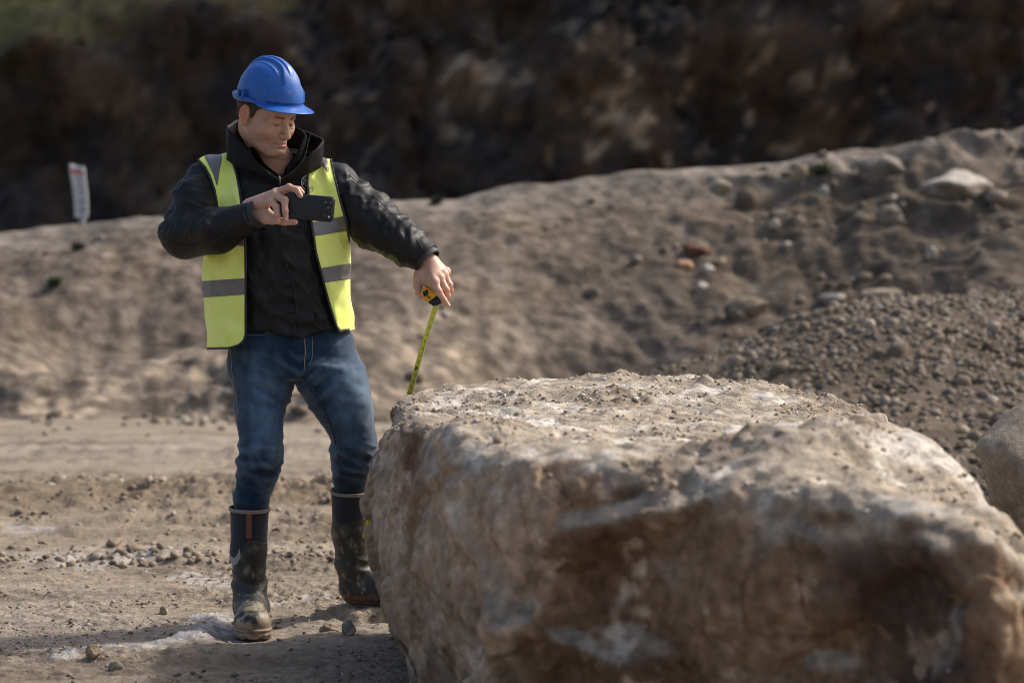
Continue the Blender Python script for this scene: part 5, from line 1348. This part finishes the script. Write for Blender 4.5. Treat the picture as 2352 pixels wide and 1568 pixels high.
    G = np.array([e[0] - Nn[-1] * .001, e[1] - Nn[-1] * .001, e[1] + Nn[-1] * .009, e[0] + Nn[-1] * .009]); o = mk('end_hook', G, np.array([[0, 1, 2, 3]]), m_k, bl, smooth=False); solidify(o, .0015, 0)
if 'person' not in SKIP: build_person()
if 'props' not in SKIP: build_phone(); build_tape()
# ================================================================ LOOSE THINGS
def scatter(name, P, sz, cols, seed, mat, label, cat, flat=.75):
    rs = np.random.RandomState(seed); n = len(P); V0, F0 = I2; k = len(V0)
    q = rs.normal(size=(n, 4)); q /= np.linalg.norm(q, axis=1)[:, None]; w_, a_, b_, c_ = q.T
    Rm = np.stack([1 - 2 * (b_ * b_ + c_ * c_), 2 * (a_ * b_ - c_ * w_), 2 * (a_ * c_ + b_ * w_), 2 * (a_ * b_ + c_ * w_), 1 - 2 * (a_ * a_ + c_ * c_), 2 * (b_ * c_ - a_ * w_),
                   2 * (a_ * c_ - b_ * w_), 2 * (b_ * c_ + a_ * w_), 1 - 2 * (a_ * a_ + b_ * b_)], 1).reshape(n, 3, 3)
    VV = (V0[None] * (sz[:, None] * rs.uniform(.55, 1.2, (n, 3)))[:, None] * rs.uniform(.7, 1.2, (n, k, 1))) @ Rm.transpose(0, 2, 1)
    VV[:, :, 2] *= flat; VV += P[:, None]
    FF = (F0[None] + (np.arange(n) * k)[:, None, None]).reshape(-1, 3)
    o = mk(name, VV.reshape(-1, 3), FF, mat, smooth=False, col=np.repeat(np.clip(cols, .01, .8), k, 0)); return tag(o, label, cat, kind='stuff')
def build_crumbs():
    rs = np.random.RandomState(5)
    def field(n, x0, x1, y0, y1, smin_, smax_, pw, keepf):
        x = rs.uniform(x0, x1, n); y = rs.uniform(y0, y1, n); k = keepf(x, y) > rs.rand(n); x, y = x[k], y[k]
        s = smin_ + (smax_ - smin_) * rs.rand(len(x)) ** pw; return x, y, s
    pf = lambda x, y: .10 + .90 * ss(fbm(np.stack([x * 1.6, y * 3.2, 0 * x + 3], 1), 3), -.05, .6)
    A = field(20000, -2.0, .1, 6.55, 9.6, .0018, .0105, 5, pf)
    B = field(5000, -2.6, .2, 9.0, 13.4, .004, .020, 3.5, lambda x, y: .2 + .8 * ss(fbm(np.stack([x * 1.1, y * 2, 0 * x], 1), 3), -.1, .5))
    Cc = field(2200, -3.2, .1, 10.6, 12.8, .006, .032, 3.5, lambda x, y: np.exp(-((y - 11.62) / .6) ** 2) * ss(fbm(np.stack([x * 1.7, y * 1.7, 0 * x], 1), 2), -.5, .5))
    D = field(800, -2.4, -.7, 9.2, 10.0, .006, .026, 2.5, lambda x, y: np.exp(-((y - 9.55 - .12 * x) / .18) ** 2))
    E = field(900, -4, 1, 15.8, 18.9, .006, .055, 4, lambda x, y: ss(y, 15.8, 18.6) * ss(fbm(np.stack([x * 1.3, y * 1.3, 0 * x], 1), 2), -.4, .4))
    x, y, s = [np.concatenate(q) for q in zip(A, B, Cc, D, E)]
    z = ground_z(x, y) + s * .25; t = rs.rand(len(x))
    c = np.where((t < .7)[:, None], MUD * 1.02, np.where((t < .88)[:, None], DARK * 1.3, PALE)) * rs.uniform(.75, 1.25, (len(x), 1))
    scatter('soil_crumbs', np.stack([x, y, z], 1), s, c, 6, m_gravel, 'loose brown mud crumbs and grit strewn over the quarry floor', 'soil')
    ob = bpy.data.objects.get('boulder')
    if ob:
        me = ob.data; V = np.zeros(len(me.vertices) * 3, np.float32); me.vertices.foreach_get('co', V); V = V.reshape(-1, 3) + np.array(ob.location); N = np.zeros(len(V) * 3, np.float32); me.vertices.foreach_get('normal', N); N = N.reshape(-1, 3)
        ok = (N[:, 2] > .6); idx = np.nonzero(ok)[0]; lum = ss(fbm(V[idx] * [4, 4, 3] + 1, 3), -.15, .5)
        idx = idx[rs.rand(len(idx)) < .02 + .22 * lum]; P = V[idx] + rs.normal(size=(len(idx), 3)) * [.004, .004, .0]
        s = .0018 + .0085 * rs.rand(len(idx)) ** 4; t = rs.rand(len(idx))
        c = np.where((t < .55)[:, None], np.array([.40, .32, .235]), np.where((t < .8)[:, None], np.array([.33, .26, .185]), np.array([.58, .54, .49]))) * rs.uniform(.8, 1.2, (len(idx), 1))
        scatter('rock_crumbs', P + [0, 0, .002], s, c, 8, m_gravel, 'tan dirt crumbs and chips lying on the flat top of the big block', 'soil')
def gstone(u0, u1, v0, v1, seed, colr, label, name='stone', pale_mix=None, group=None, hz=None, dep=.8, sub=I3):
    p = WG((u0 + u1) / 2, v1 - (v1 - v0) * .12); mpp = p[1] / FPX
    w = (u1 - u0) * mpp / 2 * 1.12; h = (v1 - v0) * mpp / 2 * 1.25 if hz is None else hz
    p[2] = ground_z(np.array([p[0]]), np.array([p[1] + w * dep]))[0]; p[1] += w * dep
    return stone(name, p, (w, w * dep, h), seed, colr, label, 'stone', group, sub=sub, sink=.27, pale_mix=pale_mix)
def build_stones():
    tan = (.30, .235, .165); grey = (.24, .22, .20); pale = (.46, .41, .36)
    gstone(733, 783, 1438, 1471, 11, (.36, .28, .19), 'tan clay lump left of the pointed stone, between the boots', 'clay_lump', sub=I4, dep=.6)
    gstone(783, 822, 1447, 1484, 23, (.30, .27, .235), 'grey pointed stone nearest the foot of the big block', sub=I4, dep=.7)
    gstone(723, 786, 1404, 1430, 35, (.25, .215, .18), 'flat grey slab of stone just left of the far boot sole', sub=I4, hz=.017)
    gstone(194, 230, 1510, 1546, 41, (.34, .26, .165), 'round clay clod sitting in the white powder strip', 'clay_lump', sub=I4)
    gstone(246, 280, 1534, 1558, 43, (.25, .205, .16), 'low grey brown clod in front of the white powder strip', 'clay_lump')
    gstone(360, 388, 1406, 1427, 47, (.36, .27, .17), 'small tan pebble alone on mud left of the near boot')
    gstone(236, 282, 1250, 1274, 51, tan, 'leftmost of three clods in the row behind the chalky patch', 'clay_lump', group='row of clods behind the chalky patch')
    gstone(284, 330, 1266, 1288, 53, (.27, .22, .17), 'middle of three clods in the row behind the chalky patch', 'clay_lump', group='row of clods behind the chalky patch')
    gstone(354, 390, 1280, 1298, 57, (.28, .21, .15), 'rightmost of three clods in the row behind the chalky patch', 'clay_lump', group='row of clods behind the chalky patch')
    gstone(366, 398, 1125, 1147, 61, (.17, .125, .085), 'dark brown clod at the far side of the dug up mud', 'clay_lump')
    gstone(178, 214, 1149, 1170, 63, grey, 'grey stone on top of the dug up mud ridge at left')
    gstone(899, 918, 1470, 1496, 67, (.13, .11, .09), 'small dark stone tight against the left foot of the big block')
    # the rough rock at the right edge
    stone('quarry_rock', (2.07, 8.45, 0), (.52, .40, .43), 14, (.34, .285, .22), 'grey brown rough rock cut by the right picture edge', 'rock', sub=I5, rough=.035, sink=.10, rot=.3, facets=12)
    # ---- on the bank
    S = bankS < 1.02; bv = bankV[S]; bu, bw = proj(bv)
    def onbank(u, v):
        i = np.argmin((bu - u) ** 2 + (bw - v) ** 2); return bv[i].copy()
    def bstone(u0, u1, v0, v1, seed, colr, label, name='stone', dep=.8, pale_mix=None, group=None, sink=.5, cat='stone', sub=I3, fwd=.2):
        p = onbank((u0 + u1) / 2, (v0 + v1) / 2); mpp = p[1] / FPX; w = (u1 - u0) * mpp / 2 * 1.1; h = (v1 - v0) * mpp / 2 * 1.15
        p[1] -= w * dep * fwd
        V, F = rock_shape(seed, (w, w * dep, h), sub, .12); V = V + p; n = fbm(V * (2.4 / w) + seed, 3)
        c = np.asarray(colr)[None] * (1 + .35 * n[:, None])
        if pale_mix is not None:
            N = vnormals(V, F); c = cmix(c, np.asarray(pale_mix), ss(N[:, 2] + .4 * n, .1, .6) * .9)  # upward faces mixed towards the paler colour
        o = mk(name, V, F, m_rock, col=np.clip(c, .02, .8), base=p); return tag(o, label, cat, group)
    bstone(2118, 2278, 392, 492, 71, (.22, .175, .125), 'big pale topped rock jutting from the upper right of the bank', 'quarry_rock', cat='rock', pale_mix=(.46, .42, .37), sub=I4, fwd=.5)
    bstone(1965, 2130, 358, 448, 73, (.19, .155, .12), 'long brown slab embedded below the crest, left of the big pale topped rock', 'rock_slab', cat='rock', pale_mix=(.25, .22, .19), sub=I4, fwd=-.1)
    bstone(1770, 1797, 504, 532, 75, (.50, .45, .37), 'round cream stone alone in the middle of the bank face')
    bstone(1873, 1902, 427, 455, 77, (.45, .41, .36), 'pale stone right below the green tuft under the crest')
    bstone(1574, 1634, 556, 602, 79, (.16, .085, .06), 'dark red stone above the orange one on the bank', sub=I4)
    bstone(1545, 1591, 595, 626, 81, (.50, .30, .18), 'orange and cream stone below the dark red one')
    bstone(1613, 1641, 608, 632, 83, (.50, .46, .40), 'pale grey stone just right of the orange stone')
    bstone(1634, 1668, 592, 614, 85, (.42, .33, .22), 'flat sandy stone right of the dark red one')
    bstone(1603, 1630, 646, 668, 87, (.55, .51, .44), 'white stone a little below the orange one')
    bstone(1621, 1672, 413, 447, 89, (.38, .32, .24), 'light stone at the top of the dark scar left of the tuft')
    bstone(1820, 1862, 374, 438, 91, (.33, .26, .18), 'upright tan stone left of the green tuft')
    bstone(2014, 2074, 470, 525, 93, (.26, .22, .17), 'brown stone below the long slab', sub=I4)
    bstone(2122, 2147, 572, 602, 95, (.48, .42, .34), 'small cream stone low on the right of the bank')
    bstone(1880, 1944, 667, 697, 97, (.44, .40, .35), 'pale flat stone behind the gravel heap', fwd=.4)
    bstone(1966, 2074, 660, 702, 99, (.30, .245, .18), 'tan slab behind the gravel heap', 'rock_slab', cat='rock', sub=I4, fwd=.4)
    bstone(1676, 1772, 682, 735, 101, (.27, .215, .155), 'brown slab left of the gravel heap', 'rock_slab', cat='rock', sub=I4, fwd=.3)
    bstone(1680, 1740, 430, 500, 103, (.13, .10, .075), 'dark lump inside the scar below the crest', cat='rock', name='quarry_rock')
    # ---- rubble: broken stone mixed into the bank, thickest in the scar and at its foot
    rs = np.random.RandomState(12); S2 = np.nonzero(bankS < .98)[0]; i = S2[rs.randint(0, len(S2), 60000)]; P = bankV[i]; s = bankS[i]; x = P[:, 0]
    dens = .9 * np.exp(-(((x - 3.0) / 1.7) ** 2 + ((s - .68) / .22) ** 2)) + .35 * ss(s, .30, .02) * ss(x, 2.5, -.5) + .10 * ss(x, .6, 2.5) + .02
    dens = dens * ss(fbm(P * 1.3 + 3, 3), -.2, .5); k = rs.rand(len(x)) < dens * .30; P = P[k]; m = len(P)
    sz = .012 + .085 * rs.rand(m) ** 5; t = rs.rand(m)
    c = np.where((t < .55)[:, None], np.array([.17, .135, .10]), np.where((t < .85)[:, None], np.array([.25, .21, .165]), np.array([.38, .34, .29]))) * rs.uniform(.7, 1.25, (m, 1))
    scatter('rubble', P + [0, -.01, .0], sz, c, 13, m_gravel, 'broken brown and grey stones half buried in the face of the earth bank', 'rubble')
    # ---- green tufts
    m_gr = M('tuft_green', (.018, .035, .010), .8, (.045, .070, .018), 40)
    for i, (u, v, r, lab) in enumerate([(180, 572, .065, 'upper dark green tuft on the left of the bank'), (131, 652, .070, 'lower dark green tuft on the left of the bank'),
                                        (1880, 395, .085, 'bright green tuft in the scar under the crest'), (1000, 465, .06, 'small green tuft near the crest right of the man')]):
        p = onbank(u, v); p[1] -= .03; rs = np.random.RandomState(i + 40); Vb, Fb = [], []
        for k in range(150):
            a = rs.uniform(0, 6.28); t = rs.uniform(0, 1.1); L = r * rs.uniform(.8, 1.7); d = np.array([math.cos(a) * math.sin(t), math.sin(a) * math.sin(t), math.cos(t)]); s = np.cross(d, [0, 0, 1.]) + 1e-6; s /= np.linalg.norm(s)
            b = p + rs.normal(size=3) * r * [.45, .3, .2]; w = r * .07
            Vb += [b - s * w, b + s * w, b + d * L * .6 + s * w * .7 - [0, 0, L * .05], b + d * L * .6 - s * w * .7 - [0, 0, L * .05], b + d * L - [0, 0, L * .25]]; q = 5 * k; Fb += [[q, q + 1, q + 2, q + 3], [q + 3, q + 2, q + 4, q + 4]]
        o = mkq('grass_tuft', np.array(Vb), np.array(Fb), m_gr, base=p, smooth=False); tag(o, lab, 'grass tuft', 'green tufts on the earth bank')
    # ---- leaning sign on the crest at left
    Y = 22.9; m_s = M('sign_white', (.52, .54, .54), .5, (.42, .44, .44), 3); m_r = M('sign_red', (.50, .10, .10), .5); m_p = M('sign_faded_print', (.42, .30, .31), .6); m_g = M('sign_grey_print', (.25, .27, .27), .6)
    mid = [(176, 380), (178, 400), (181.5, 425), (184.5, 450), (186, 475), (186.5, 500)]; mid = catmull(np.array(mid, float), 5)
    base = W(187, 520, Y); rt = empty('warning_sign', base); tag(rt, 'tall narrow curled white board with red top standing on the crest at left', 'sign')
    hw = np.interp(mid[:, 1], [380, 500], [17.5, 14.5]); xs = np.linspace(-1, 1, 7); 
    def sg(x, k, dy=0.): 
        u = mid[k, 0] + x * hw[k]; return W(u, mid[k, 1] + x * 4.0 * (1 - k / len(mid)), Y) + [0, .03 * math.cos(x * 1.5) + dy, 0]
    nk = len(mid); G = np.array([sg(x, k) for k in range(nk) for x in xs]); b = mk('board', G, grid_faces(nk, 7), m_s, rt); solidify(b, .012, 0)
    def patch(k0, k1, x0, x1, m, nm): 
        G = np.array([sg(x, k, -.012) for k in range(k0, k1 + 1) for x in np.linspace(x0, x1, 5)]); mk(nm, G, grid_faces(k1 - k0 + 1, 5), m, b)
    patch(3, 5, -.82, .85, m_r, 'red_panel')
    patch(7, 8, -.3, .5, m_p, 'faded_mark'); patch(10, 11, -.3, .5, m_p, 'faded_mark'); patch(13, 14, -.4, .5, m_p, 'faded_mark'); patch(17, 17 + 1, -.6, .7, m_g, 'grey_line'); patch(21, 22, -.6, .6, m_g, 'grey_line')
    tv, tf = tube([W(187, 540, Y) + [0, .05, 0], W(186.5, 470, Y) + [0, .05, 0]], .03, 8); mkq('post', tv, tf, m_g, rt)
if 'env' not in SKIP:
    build_crumbs(); build_stones()
